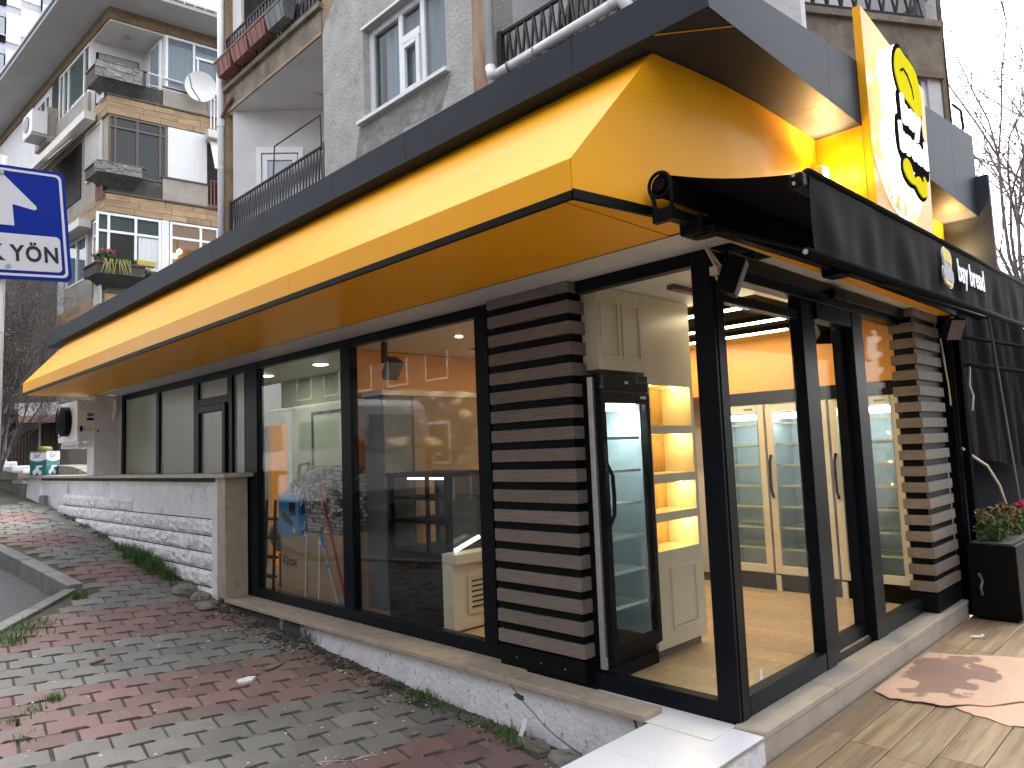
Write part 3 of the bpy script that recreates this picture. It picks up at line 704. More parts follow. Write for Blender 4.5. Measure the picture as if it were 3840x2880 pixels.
obj('gable_trim', mb, m_black, shop)
# soffit wedge under the gable
obj('gable_soffit', MB().prism([(XB+.022,-.02,2.7555),(XB+.022,.018,2.7555),(-.405,.018,2.7555),(-.405,-.165,2.7555),(-.70,-.125,2.7555)], (0,0,.004)), m_yellow, shop)
YW = -.25
obj('front_panel', MB().box(2.46,4.19,YW,YW+.006,2.80,zt-.002), m_yellow, shop)
obj('front_trim', MB().box(1.119,4.35,YW-.004,YW+.01,2.75,2.798), m_black, shop)
for a,b in ((-.24,1.1),(1.102,2.6),(2.602,4.3)):
    obj('front_soffit', MB().box(a,b,-.244,-.147,2.7505,2.755), m_yellow, shop)
for a,b in ((-.384,.55),(.552,1.62),(1.622,2.7),(2.702,4.2)):
    obj('white_soffit', MB().box(a,b,-.1455,-.001 if a > -.3 else -.142,2.7495,2.754), m_soffit, shop)
# dark roof fascia, left run
XR, YR = -.857, -.556
cuts = [YR,.29,1.86,2.85,4.09,5.24,6.42,7.6,8.8,10.0,12.2]
for a,b in zip(cuts,cuts[1:]):
    obj('fascia_panel', MB().box(XR,XR+.006,a+.002,b-.002,zt,3.872), m_anth, shop)
    obj('roof_soffit', MB().box(XR+.007,-.60,max(a,YR+.008)+.002,b-.002,zt,zt+.005), m_anth, shop)
    obj('roof_capping', MB().box(XR,-.50,a+.001,b-.001,3.873,3.879), m_anth, shop)
obj('fascia_end', MB().box(XR+.007,-.30,12.194,12.2,zt,3.872), m_anth, shop)
# front run: its top edge climbs towards the right
top = lambda x: 3.876+(x-XR)*(4.482-3.876)/(4.253-XR)
for a,b in ((XR+.007,.612),(.615,2.1),(2.102,3.436),(3.439,4.26)):
    obj('fascia_panel', MB().prism([(a,YR,zt),(b,YR,zt),(b,YR,top(b)),(a,YR,top(a))], (0,.006,0)), m_anth, shop)
obj('fascia_return', MB().prism([(4.254,YR+.007,zt),(4.254,.3,zt),(4.254,.3,4.4),(4.254,YR+.007,4.478)], (.006,0,0)), m_anth, shop)
for a,b in ((-.598,.60),(.603,1.117),(2.30,3.43),(3.433,4.19)):
    obj('front_roof_soffit', MB().box(a,b,YR+.007,YW-.001 if a > .3 else YW-.001,zt,zt+.005), m_anth, shop)
obj('corner_soffit', MB().box(-.70,1.1,YW-.06,.2,zt+.0055,zt+.010), m_anth, shop)
obj('joint_strip', MB().obox((-.73,-.40,zt-.002),(.12,-.155,0),(.003,.003,0),(0,0,.001)), m_yellow, shop)
# sign pylon box
tz = lambda x: 4.482-(x-1.12)*.115
def py(x0,x1,y0,y1,z0): return MB().hexa([(x0,y0,z0),(x1-.12,y0,z0),(x1-.12,y1,z0),(x0,y1,z0),(x0,y0,tz(x0)),(x1,y0,tz(x1)),(x1,y1,tz(x1)),(x0,y1,tz(x0))])
obj('sign_pylon', py(1.122,2.47,-.612,-.560,2.80), m_yellow, shop)
obj('pylon_return', MB().box(1.1185,1.1215,-.559,-.252,2.80,zt-.002), m_yellow, shop)
# right-hand return slab
obj('right_return', MB().box(4.193,4.25,-.665,-.21,2.86,4.05), m_anth, shop)

# ---- lamps on the canopy
warm = (1.0,.62,.22)
def uplight(label, x, y, z, aim, e):
    t = thing('wall_uplight', label, 'lamp', (x,y,z), 'canopy uplights')
    obj('housing', MB().box(x-.045,x+.045,y,y+.06,z-.10,z+.05), m_steel, t, bevel=.008)
    obj('lens', MB().box(x-.036,x+.036,y-.006,y-.001,z-.085,z+.04), emis('lamp_lens',(1.0,.72,.32),10), t)
    l = light('uplight_beam','SPOT',(x,y-.03,z+.07),e,warm,target=aim,size=.03,spot=R_(120),blend=.8); l.parent = t; l.matrix_parent_inverse = parent_inv(t)
    l2 = light('uplight_glow','POINT',(x-.06,y-.10,z+.0),e*.10,warm,size=.05); l2.parent = t; l2.matrix_parent_inverse = parent_inv(t)
uplight('glowing uplight in the corner between the yellow wall and the sign', 1.03,-.335,3.37,(.75,-.35,3.9), 12)
uplight('uplight at the far end of the yellow front wall beside the grey return', 4.08,-.335,3.33,(3.9,-.40,3.9), 12)

# ---- logo sign on the pylon
def poly_thing(name, pts, y, th, m, parent):   # pts are (x,z); front towards -Y
    return obj(name, MB().prism([(x,y,z) for x,z in pts][::-1], (0,th,0)), m, parent)
def smooth_loop(pts, n=5):
    out = []; k = len(pts)
    for i in range(k):
        p0,p1,p2,p3 = [Vector(pts[(i+j-1)%k]) for j in range(4)]
        for s in range(n):
            t = s/n; out.append(tuple(.5*((2*p1)+(-p0+p2)*t+(2*p0-5*p1+4*p2-p3)*t*t+(-p0+3*p1-3*p2+p3)*t**3)))
    return out
def grow(pts, d):
    out = []; k = len(pts)
    area = sum(pts[i][0]*pts[(i+1)%k][1]-pts[(i+1)%k][0]*pts[i][1] for i in range(k)); sgn = 1 if area > 0 else -1
    for i in range(k):
        a,b = Vector(pts[i-1]),Vector(pts[(i+1)%k]); t = (b-a).normalized(); out.append((pts[i][0]+sgn*t.y*d, pts[i][1]-sgn*t.x*d))
    return out
def text_obj(s, size, mtx, m, parent, extrude=.004, offset=0, name='lettering', align='LEFT', space=1.0, shear=0, fit=None):
    c = bpy.data.curves.new(name,'FONT'); c.body = s; c.size = size; c.extrude = extrude; c.offset = offset; c.align_x = align; c.space_character = space; c.shear = shear; c.resolution_u = 3
    o = bpy.data.objects.new(name,c); COL.objects.link(o); bpy.context.view_layer.update()
    me = bpy.data.meshes.new_from_object(o.evaluated_get(bpy.context.evaluated_depsgraph_get())); COL.objects.unlink(o); bpy.data.objects.remove(o)
    if fit:
        x0_ = min(v.co.x for v in me.vertices); x1_ = max(v.co.x for v in me.vertices)
        for v in me.vertices: v.co.x = (v.co.x-x0_)*fit/(x1_-x0_)
    me.transform(mtx); me.materials.clear(); me.materials.append(m); me.name = name
    return obj(name, me, m, parent)
def facing_minus_y(x, y, z, sx=1, sz=1):
    return Matrix(((sx,0,0,x),(0,0,-1,y),(0,sz,0,z),(0,0,0,1)))
m_lit_white = emis('lit_white_acrylic',(1,1,1),.22); m_halo = emis('lit_sign_edge',(1.0,.97,.86),.55)
m_lit_yellow = mat('lit_yellow_acrylic',(.62,.54,.012),None,4,.9,spec=0,emit=(.95,.85,.02),estr=.06)
m_logo_dark = mat('logo_charcoal',(.012,.013,.02),(.009,.010,.015),20,.9,spec=0)
logo = thing('logo_sign','illuminated chef hat, white bubble lettering and moustache logo sign on the yellow pylon','sign',(1.6,-.61,3.6))
hat = smooth_loop([(1.40,4.20),(1.50,4.285),(1.62,4.27),(1.74,4.26),(1.86,4.215),(1.93,4.09),(1.93,3.97),(1.90,3.88),(1.80,3.86),(1.62,3.90),(1.47,3.92),(1.40,3.98),(1.36,4.08)])
words = smooth_loop([(1.40,3.92),(1.62,3.92),(1.86,3.86),(1.90,3.74),(1.97,3.66),(1.965,3.48),(1.90,3.42),(1.60,3.43),(1.35,3.46),(1.30,3.60),(1.33,3.72),(1.39,3.76)])
mous = smooth_loop([(1.36,3.375),(1.385,3.43),(1.45,3.455),(1.52,3.43),(1.565,3.37),(1.60,3.345),(1.64,3.375),(1.70,3.385),(1.765,3.36),(1.80,3.375),(1.81,3.415),(1.85,3.40),(1.87,3.345),(1.84,3.285),(1.76,3.25),(1.67,3.265),(1.60,3.30),(1.52,3.295),(1.45,3.305),(1.39,3.33)])
full = smooth_loop([(1.36,4.20),(1.48,4.31),(1.62,4.295),(1.76,4.285),(1.89,4.235),(1.965,4.09),(1.955,3.90),(1.93,3.76),(2.0,3.66),(1.995,3.47),(1.91,3.36),(1.85,3.26),(1.70,3.225),(1.52,3.29),(1.36,3.32),(1.33,3.42),(1.27,3.55),(1.29,3.74),(1.36,3.80),(1.36,3.95),(1.32,4.06)])
for nm,P_,d_ in (('hat_body',hat,.020),('lettering_body',words,.016),('moustache_body',mous,.020)):
    poly_thing(nm, grow(P_,d_), -.707, .092, m_halo, logo)
poly_thing('hat_outline', grow(hat,.022), -.715, .006, m_logo_dark, logo); poly_thing('hat', grow(hat,-.012), -.723, .007, m_lit_yellow, logo)
poly_thing('lettering_ground', grow(words,.018), -.7165, .008, m_logo_dark, logo)
poly_thing('moustache_outline', grow(mous,.024), -.718, .010, m_logo_dark, logo); poly_thing('moustache', mous, -.727, .007, m_lit_yellow, logo)
fold = [(1.48,4.09),(1.55,4.125),(1.63,4.10),(1.70,4.04),(1.73,3.97),(1.745,3.975),(1.715,4.06),(1.64,4.125),(1.55,4.145),(1.47,4.105)]
poly_thing('hat_fold', fold, -.726, .002, m_logo_dark, logo)
text_obj('bay', .27, facing_minus_y(1.43,-.724,3.725,1.0,1.0), m_lit_white, logo, .006, .012, fit=.42)
text_obj('bread', .27, facing_minus_y(1.335,-.725,3.50,1.0,1.0), m_lit_white, logo, .006, .012, fit=.60)
# arcs and curved lettering under the logo
cx0, cz0 = 1.66, 3.66
def arc_strip(r0, w_, a0, a1, n=26):
    mb = MB()
    for i in range(n):
        t0, t1 = a0+(a1-a0)*i/n, a0+(a1-a0)*(i+1)/n
        p = lambda r_,t: (cx0+r_*math.cos(t), -.622, cz0+r_*math.sin(t))
        mb.prism([p(r0,t0),p(r0,t1),p(r0+w_,t1),p(r0+w_,t0)], (0,.008,0))
    return mb
obj('outer_arc', arc_strip(.545,.016,R_(204),R_(330)), m_lit_white, logo); obj('inner_arc', arc_strip(.40,.016,R_(212),R_(318)), m_lit_white, logo)
for i,ch in enumerate('ULISE & FIRIN'):
    if ch == ' ': continue
    t = R_(213+8.4*i); 
    Mx = Matrix.Translation((cx0+.515*math.cos(t),-.622,cz0+.515*math.sin(t))) @ Matrix(((1,0,0,0),(0,0,-1,0),(0,1,0,0),(0,0,0,1))) @ Matrix.Rotation(t+math.pi/2,4,'Z')
    text_obj(ch, .105, Mx, m_lit_white, logo, .004, .003, align='CENTER')
for (x,z) in ((1.30,4.05),(1.24,3.6),(1.28,3.35),(1.9,3.2)):
    l = light('sign_glow','POINT',(x,-.68,z),.10,(1.0,.93,.72),size=.05); l.parent = logo; l.matrix_parent_inverse = parent_inv(logo)

# ---- folding awning
aw = thing('folding_awning','black folding arm awning with printed valance over the shop front','awning',(1.6,-.22,2.94))
ax0, ax1 = -.857, 5.6
obj('roller', MB().cyl((ax0+.01,-.232,2.925),(ax1,-.232,2.925),.058,18), m_blackfab, aw, smooth=True)
br = MB(); ring = [(math.cos(2*math.pi*i/20),math.sin(2*math.pi*i/20)) for i in range(20)]
br.tube([(ax0-.006,-.232+.062*c,2.925+.062*s) for c,s in ring]+[(ax0-.006,-.232+.062,2.925)],.010,6)
br.tube([(ax0-.006,-.292,2.91),(ax0-.006,-.297,2.85),(ax0-.006,-.287,2.78)],.011,6); br.tube([(ax0-.006,-.172,2.91),(ax0-.006,-.192,2.85),(ax0-.006,-.200,2.78)],.011,6)
br.box(ax0-.02,ax0+.02,-.30,-.185,2.735,2.80); br.cyl((ax0-.014,-.232,2.925),(ax0+.004,-.232,2.925),.032,14)
obj('end_bracket', br, m_black, aw)
obj('torsion_bar', MB().box(ax0+.02,ax1,-.29,-.235,2.745,2.80), m_black, aw, bevel=.006)
FB = -.90
mb = MB(); nx, ny = 24, 8
for j in range(ny+1):
    t = j/ny
    for i in range(nx+1):
        x = ax0+.03+(ax1-ax0-.03)*i/nx; mb.v.append((x, -.235+(FB+.235)*t, 2.985+(2.785-2.985)*t-.02*math.sin(math.pi*t)))
for j in range(ny):
    for i in range(nx): a = j*(nx+1)+i; mb.f.append((a,a+1,a+nx+2,a+nx+1)); mb.m.append(0)
obj('canopy_fabric', mb, m_blackfab, aw, smooth=True)
obj('front_bar', MB().box(ax0,ax1,FB-.035,FB+.03,2.72,2.785), m_black, aw, bevel=.012)
obj('front_roll', MB().cyl((ax0+.08,FB-.025,2.79),(ax1,FB-.025,2.79),.026,12), m_blackfab, aw, smooth=True)
mb = MB(); nx, nz = 140, 8
for j in range(nz+1):
    t = j/nz
    for i in range(nx+1):
        x = ax0+.06+(ax1-ax0-.06)*i/nx
        fold_ = (.016*math.sin(x*5.2+1.5*t)+.010*math.sin(x*11.3-2*t)+.006*math.sin(x*23))*(t**.8)*(1-.55*max(0,(t-.8)/.2))
        mb.v.append((x, FB-.042+fold_*.9, 2.785-(2.785-2.43)*t))
for j in range(nz):
    for i in range(nx): a = j*(nx+1)+i; mb.f.append((a,a+nx+1,a+nx+2,a+1)); mb.m.append(0)
val = obj('valance', mb, m_blackfab, aw, smooth=True)
obj('hem_bar', MB().cyl((ax0-.02,FB-.032,2.425),(ax1,FB-.032,2.425),.021,10), m_blackfab, aw, smooth=True)
for (y,z) in ((FB+.0,2.77),(FB+.0,2.735)): obj('bolt', MB().cyl((ax0-.008,y,z),(ax0-.001,y,z),.008,8), m_steel, aw)
obj('hem_cap', MB().cyl((ax0-.026,FB-.032,2.425),(ax0-.021,FB-.032,2.425),.012,8), m_steel, aw)
for (xa,xb) in ((-.55,.95),(2.1,3.5)):
    arm = MB().tube([(xa,-.28,2.76),(xb,-.52,2.73),(xa+.25,FB+.03,2.74)],.022,8); obj('folding_arm', arm, m_black, aw)
obj('arm_housing', MB().box(-.46,5.5,-.285,-.262,2.80,2.935), m_blackfab, aw)
obj('arm_bracket', MB().box(-.66,-.50,-.33,-.20,2.70,2.79).box(-.62,-.52,-.38,-.25,2.69,2.74), m_black, aw, bevel=.01)
obj('arm_bracket', MB().box(1.15,1.33,-.33,-.20,2.70,2.80), m_black, aw, bevel=.01)
# print on the valance
vy = FB-.066
pr = obj('printed_logo', MB().prism([(x,vy,z) for x,z in [(1.08+(p[0]-1.36)*.33, 2.735+(p[1]-4.29)*.235) for p in full]][::-1], (0,.003,0)), m_signwhite, val)
sc_ = lambda P_: [(1.08+(p[0]-1.36)*.33, 2.735+(p[1]-4.29)*.235) for p in P_]
m_printyel = mat('print_yellow',(.72,.56,.05),None,4,.6); m_printgrey = mat('print_grey',(.42,.42,.50),(.20,.20,.26),60,.6)
for P_,m_,dy in ((hat,m_printyel,.004),(words,m_printgrey,.004),(mous,m_printyel,.005)):
    obj('printed_shape', MB().prism([(x,vy-dy,z) for x,z in sc_(P_)][::-1], (0,.003,0)), m_, pr)
text_obj('bay bread', .205, facing_minus_y(1.40,vy-.003,2.56,1.0,1.0), m_signwhite, val, .002, .004, name='printed_lettering', fit=.68)
aw.rotation_euler = (0,-.023,0)
# ================================================================== INSIDE THE SHOP
# LED strips hung in the dark recess
for i,(x,y0,y1,lb) in enumerate(((1.58,.50,2.0,'shorter glowing linear ceiling light nearest the window in the dark recess'),(2.40,.50,3.4,'longer glowing linear ceiling light deeper in the dark recess'),(3.05,.9,3.4,'linear ceiling light above the white fridges'))):
    t = thing('linear_light', lb, 'lamp', (x,(y0+y1)/2,2.66), 'linear ceiling lights')
    obj('housing', MB().box(x-.03,x+.03,y0,y1,2.672,2.72), m_black, t)
    obj('diffuser', MB().box(x-.024,x+.024,y0+.01,y1-.01,2.655,2.671), emis('led_diffuser',(1.0,.78,.48),4), t)
    l = light('led_light','AREA',(x,(y0+y1)/2,2.645),3.0*(y1-y0)/2,(1.0,.76,.46),target=(x,(y0+y1)/2,0),size=.06,size_y=y1-y0); l.parent = t; l.matrix_parent_inverse = parent_inv(t)
t = thing('dark_linear_light','unlit dark linear light on the white ceiling above the black fridge','lamp',(.55,.62,2.69))
obj('housing', MB().box(.55,1.38,.60,.66,2.685,2.719), m_brownframe, t)
for i,(x,y,lb) in enumerate(((.62,7.05,'round white downlight at the far end of the kitchen ceiling'),(.64,5.66,'round white downlight nearer the middle of the kitchen ceiling'),(.62,9.4,'round downlight behind the frosted glazing'))):
    t = thing('downlight', lb, 'lamp', (x,y,2.71), 'kitchen downlights')
    obj('rim', MB().cyl((x,y,2.708),(x,y,2.719),.105,24), m_white, t); obj('diffuser', MB().cyl((x,y,2.703),(x,y,2.7075),.088,24), emis('cool_diffuser',(.92,.97,1.0),3), t)
    l = light('downlight_beam','AREA',(x,y,2.70),1.3,(.95,1.0,.88),target=(x,y,0),size=.17); l.parent = t; l.matrix_parent_inverse = parent_inv(t)
# three white framed drinks fridges
def fridge(y0, x0=3.45, wdt=.655):
    t = thing('display_fridge','x','fridge',(x0,y0,0),'white glass door fridges')
    x1 = x0+.58
    obj('cabinet', MB().box(x0+.055,x1,y0,y0+.03,.10,1.97).box(x0+.055,x1,y0+wdt-.03,y0+wdt,.10,1.97).box(x1-.03,x1,y0+.03,y0+wdt-.03,.10,1.97).box(x0+.055,x1-.03,y0+.03,y0+wdt-.03,1.90,1.97).box(x0+.055,x1-.03,y0+.03,y0+wdt-.03,.10,.18), m_liner, t)
    fr = MB().box(x0,x0+.05,y0+.006,y0+.075,.19,1.955).box(x0,x0+.05,y0+wdt-.075,y0+wdt-.006,.19,1.955).box(x0,x0+.05,y0+.075,y0+wdt-.075,1.875,1.955).box(x0,x0+.05,y0+.075,y0+wdt-.075,.19,.27)
    d = obj('door', fr, m_cream, t, bevel=.004); obj('door_glass', MB().box(x0+.02,x0+.03,y0+.076,y0+wdt-.076,.271,1.874), m_fridgeglass, d)
    obj('handle', MB().tube([(x0-.005,y0+wdt-.04,1.42),(x0-.04,y0+wdt-.04,1.36),(x0-.045,y0+wdt-.04,1.2),(x0-.04,y0+wdt-.04,1.04),(x0-.005,y0+wdt-.04,.98)],.014,8), m_black, d)
    obj('kick_plate', MB().box(x0+.03,x0+.05,y0+.01,y0+wdt-.01,.012,.185), m_black, t)
    obj('foot', MB().box(x0+.005,x0+.03,y0+wdt-.05,y0+wdt,.012,.17), m_cream, t)
    for k in range(7):
        z = .42+.22*k
        s = MB().box(x0+.09,x0+.10,y0+.04,y0+wdt-.04,z,z+.022).box(x1-.05,x1-.04,y0+.04,y0+wdt-.04,z,z+.012)
        for q in range(9): yy = y0+.06+(wdt-.12)*q/8; s.box(x0+.10,x1-.05,yy-.003,yy+.003,z+.004,z+.010)
        obj('shelf', s, m_cream, t)
    tb = obj('light_tube', MB().box(x0+.07,x0+.09,y0+.08,y0+wdt-.08,1.80,1.86), emis('fridge_tube',(.90,.98,1.0),2), t)
    l = light('fridge_light','AREA',(x0+.12,y0+wdt/2,1.84),.8,(.85,.97,1.0),target=(x0+.32,y0+wdt/2,.4),size=wdt-.2,size_y=.06); l.parent = t; l.matrix_parent_inverse = parent_inv(t)
    obj('badge', MB().box(x0-.002,x0-.001,y0+.12,y0+.22,1.905,1.925), m_greyplastic, t)
    return t
for y0,lb in ((.075,'white framed glass door fridge nearest the right slatted pillar'),(.745,'white framed glass door fridge in the middle of the row of three'),(1.415,'white framed glass door fridge furthest from the right slatted pillar')):
    f_ = fridge(y0); f_['label'] = lb
obj('bulkhead', MB().box(3.46,4.11,.07,4.41,2.10,2.715), m_orange, shop)
obj('fridge_header', MB().box(3.47,4.11,.07,2.08,1.975,2.098), m_black, shop)
hp = thing('digital_thermometer','small white thermometer display on the dark header above the middle fridge','display',(3.46,.95,2.03)); obj('case', MB().box(3.452,3.469,.93,1.02,2.01,2.05), m_cream, hp); obj('screen', MB().box(3.450,3.4515,.945,1.005,2.018,2.042), m_black, hp)
# cabinet wall with lit niches and the black fridge
cab = thing('niche_cabinet','tall cream cabinet with three lit wooden niches and a panelled base','cabinet',(1.0,1.2,0))
cy0, cy1 = .95, 1.35
niches = [(1.722,2.03),(1.355,1.658),(1.066,1.286),(.784,1.0)]
mb = MB().box(.62,.678,cy0,cy1,.085,2.715).box(1.245,1.29,cy0,cy1,.085,2.715)
zs = [.085]+[v for n in reversed(niches) for v in n]+[2.715]
for a,b in zip(zs[::2],zs[1::2]): mb.box(.678,1.245,cy0,cy1,a,b)
obj('carcass', mb, m_cream, cab)
for (a,b) in niches:
    ni = obj('niche', MB().box(.679,1.244,cy0+.27,cy0+.28,a+.001,b-.001), m_nichewood, cab)
    obj('niche_lamp', MB().cyl((1.17,cy0+.10,b-.012),(1.17,cy0+.10,b-.001),.022,12), emis('niche_lens',(1,.80,.42),8), ni)
    l = light('niche_light','POINT',(1.13,cy0+.10,b-.045),.30,(1.0,.66,.16),size=.02); l.parent = ni
    l = light('niche_light','POINT',(.82,cy0+.10,b-.045),.18,(1.0,.66,.16),size=.02); l.parent = ni
def moulding(x0,x1,z0,z1,y,m,par,w_=.022):
    obj('moulding', MB().box(x0,x1,y-.012,y,z1-w_,z1).box(x0,x1,y-.012,y,z0,z0+w_).box(x0,x0+w_,y-.012,y,z0+w_,z1-w_).box(x1-w_,x1,y-.012,y,z0+w_,z1-w_), m, par, bevel=.003)
moulding(.82,1.18,.20,.66,cy0-.0005,m_cream,cab)
obj('plinth', MB().box(.64,1.28,cy0+.05,cy1,.013,.083), m_slat, cab)
ub = thing('upper_cabinet','cream upper cupboard with moulded doors above the black fridge','cabinet',(.3,1.1,2.4))
obj('body', MB().box(.09,.619,cy0+.001,cy1,2.12,2.715), m_cream, ub)
moulding(.12,.34,2.20,2.62,cy0,m_cream,ub); moulding(.37,.60,2.20,2.62,cy0,m_cream,ub)
bf = thing('black_fridge','tall black framed glass door fridge with lit shelves behind the corner glass','fridge',(.33,1.2,0))
a,b = .03,.615
obj('cabinet', MB().box(a,a+.03,cy0+.02,cy0+.6,.10,2.08).box(b-.03,b,cy0+.02,cy0+.6,.10,2.08).box(a+.03,b-.03,cy0+.57,cy0+.6,.10,2.08).box(a+.03,b-.03,cy0+.02,cy0+.57,1.92,2.08).box(a+.03,b-.03,cy0+.02,cy0+.57,.10,.2), m_black, bf)
obj('inner_liner', MB().box(a+.031,a+.035,cy0+.03,cy0+.56,.21,1.91).box(b-.035,b-.031,cy0+.03,cy0+.56,.21,1.91).box(a+.036,b-.036,cy0+.555,cy0+.56,.21,1.91), m_liner, bf)
d = obj('door', MB().box(a,a+.055,cy0-.04,cy0+.015,.17,1.96).box(b-.045,b,cy0-.04,cy0+.015,.17,1.96).box(a+.055,b-.045,cy0-.04,cy0+.015,1.88,1.96).box(a+.055,b-.045,cy0-.04,cy0+.015,.17,.25), m_black, bf, bevel=.004)
obj('door_glass', MB().box(a+.056,b-.046,cy0-.02,cy0-.012,.251,1.879), m_fridgeglass, d)
obj('handle', MB().tube([(a+.03,cy0-.045,1.46),(a+.035,cy0-.085,1.38),(a+.035,cy0-.09,1.25),(a+.035,cy0-.085,1.12),(a+.03,cy0-.045,1.04)],.014,8), m_black, d)
obj('head_panel', MB().box(a,b,cy0-.03,cy0+.018,1.965,2.085), m_black, bf)
obj('lock_plate', MB().box(.33,.37,cy0-.033,cy0-.031,2.02,2.04), m_steel, bf); obj('badge', MB().box(.50,.57,cy0-.042,cy0-.0405,1.915,1.935), m_steel, bf)
obj('side_strip', MB().box(.005,.028,cy0+.005,cy0+.05,.10,2.06), m_steel, bf)
obj('base', MB().box(a,b,cy0,cy0+.55,.013,.099), m_black, bf)
for k in range(6):
    z = .45+.235*k; s = MB().box(a+.06,b-.06,cy0+.03,cy0+.04,z,z+.02)
    for q in range(9): xx = a+.07+(b-a-.14)*q/8; s.box(xx-.003,xx+.003,cy0+.04,cy0+.52,z+.004,z+.010)
    obj('shelf', s, m_white, bf)
obj('light_tube', MB().box(a+.08,b-.08,cy0+.03,cy0+.05,1.83,1.89), emis('fridge_tube2',(.90,.98,1.0),2.5), bf)
l = light('fridge_light','AREA',(.32,cy0+.08,1.85),1.8,(.85,.97,1.0),target=(.32,cy0+.3,.3),size=.4,size_y=.06); l.parent = bf; l.matrix_parent_inverse = parent_inv(bf)
# black display counter
dc = thing('display_counter','black glass pastry display counter behind the wide window','counter',(.6,3.4,0))
x0,x1,y0,y1 = .33,.98,2.94,3.88
obj('base', MB().box(x0,x1,y0,y1,.013,.66), m_black, dc, bevel=.004)
fr = MB()
for (xa,ya) in ((x0,y0),(x0,y1-.05),(x1-.05,y0),(x1-.05,y1-.05)): fr.box(xa,xa+.05,ya,ya+.05,.66,1.36)
fr.box(x0-.01,x1+.01,y0-.01,y1+.01,1.36,1.40)
obj('frame', fr, m_black, dc)
for z in (.93,1.15): obj('shelf', MB().box(x0+.06,x1-.06,y0+.06,y1-.06,z,z+.012).box(x0+.04,x0+.06,y0+.06,y1-.06,z-.012,z+.02), m_black, dc)
obj('mullion', MB().box(x0+.005,x0+.03,y0+.30,y0+.34,.661,1.359), m_black, dc)
obj('side_glass', MB().box(x0+.012,x0+.018,y0+.051,y1-.051,.665,1.355), m_glass, dc); obj('end_glass', MB().box(x0+.051,x1-.051,y0+.012,y0+.018,.665,1.355), m_glass, dc)
obj('back_panel', MB().box(x1-.04,x1-.03,y0+.051,y1-.051,.665,1.355), m_box, dc)
obj('counter_lamp', MB().box(x0+.1,x0+.13,y0+.2,y1-.2,1.33,1.35), emis('counter_tube',(1,.85,.6),.8), dc)
cc = thing('vented_counter','low cream counter end with a slotted vent panel','counter',(.6,2.8,0))
obj('body', MB().box(.235,1.5,2.79,2.93,.03,.60), m_cream, cc, bevel=.003); obj('top', MB().box(.235,1.5,2.74,2.935,.601,.69), m_cream, cc, bevel=.004)
moulding(.40,.98,.15,.50,2.7895,m_cream,cc,.03)
for k in range(6): obj('vent_slot', MB().box(.45,.95,2.786,2.7895,.20+.045*k,.214+.045*k), m_black, cc)
lt = thing('counter_tube_light','slanted pale tube light above the cream counter','lamp',(.5,2.85,.75)); obj('tube', MB().cyl((.33,2.86,.71),(.62,2.86,.80),.02,10), emis('pale_tube',(.8,1,.95),.35), lt)
# wrapped fridge against the partition
wf = thing('wrapped_cabinet','tall cabinet wrapped in clear plastic film against the orange partition','cabinet',(1.3,4.1,0))
obj('body', MB().box(.81,2.7,4.05,4.40,.013,2.20), m_box, wf); obj('top_light_edge', MB().box(.40,2.72,4.03,4.41,2.201,2.25), m_white, wf)
mb = MB(); nx, nz = 26, 26
for j in range(nz+1):
    for i in range(nx+1):
        x = .40+2.3*i/nx; z = 1.3+.96*j/nz; mb.v.append((x, 4.00+.035*noise.noise(Vector((x*3,z*3,0)))+.02*noise.noise(Vector((x*11,z*7,2))), z))
for j in range(nz):
    for i in range(nx): q = j*(nx+1)+i; mb.f.append((q,q+1,q+nx+2,q+nx+1)); mb.m.append(0)
obj('film', mb, m_plastic_clear, wf, smooth=True)
gb = thing('grey_crate','tall dark grey panelled crate between the boxes and the black counter','crate',(.6,4.2,0))
obj('body', MB().box(.42,.80,4.06,4.40,.013,2.19), m_greyplastic, gb, bevel=.02)
# boxes, rug bundle, blue box
kb = thing('cardboard_box','brown Kinox cardboard box standing by the window','box',(.3,5.4,0),'brown cardboard boxes')
obj('carton', MB().box(.10,.52,5.12,5.66,.012,.735), m_box, kb, bevel=.004)
text_obj('Kinox', .15, Matrix(((0,0,-1,.098),(-1,0,0,5.61),(0,1,0,.40),(0,0,0,1))), m_signblack, kb, .0005, .004, name='printed_lettering', space=.85)
kb2 = thing('cardboard_box','plain brown cardboard box under the checked bundle','box',(.3,4.7,0),'brown cardboard boxes')
obj('carton', MB().box(.12,.56,4.38,5.105,.012,.775), m_box, kb2, bevel=.004); obj('shipping_label', MB().box(.117,.119,4.72,4.86,.66,.70), m_paper, kb2)
bb = thing('blue_carton','bright blue printed carton resting on the box marked Kinox','box',(.3,5.5,.74))
obj('carton', MB().box(.09,.40,5.23,5.70,.737,1.18), m_bluebox, bb, bevel=.003)
obj('printed_shape', MB().prism([(.088,5.30,.95),(.088,5.44,.95),(.088,5.44,1.09),(.088,5.30,1.09)],(.0015,0,0)), m_black, bb)
obj('printed_shape', MB().prism([(.088,5.40,.83),(.088,5.62,.92),(.088,5.64,.99),(.088,5.5,.98),(.088,5.33,.86)],(.0015,0,0)), m_black, bb)
obj('printed_seal', MB().cyl((.0865,5.33,.79),(.088,5.33,.79),.03,12), m_printyel, bb)
ru = thing('rug_bundle','large black and white checked rug bundle wrapped in plastic on the boxes','rug',(.35,4.8,.8))
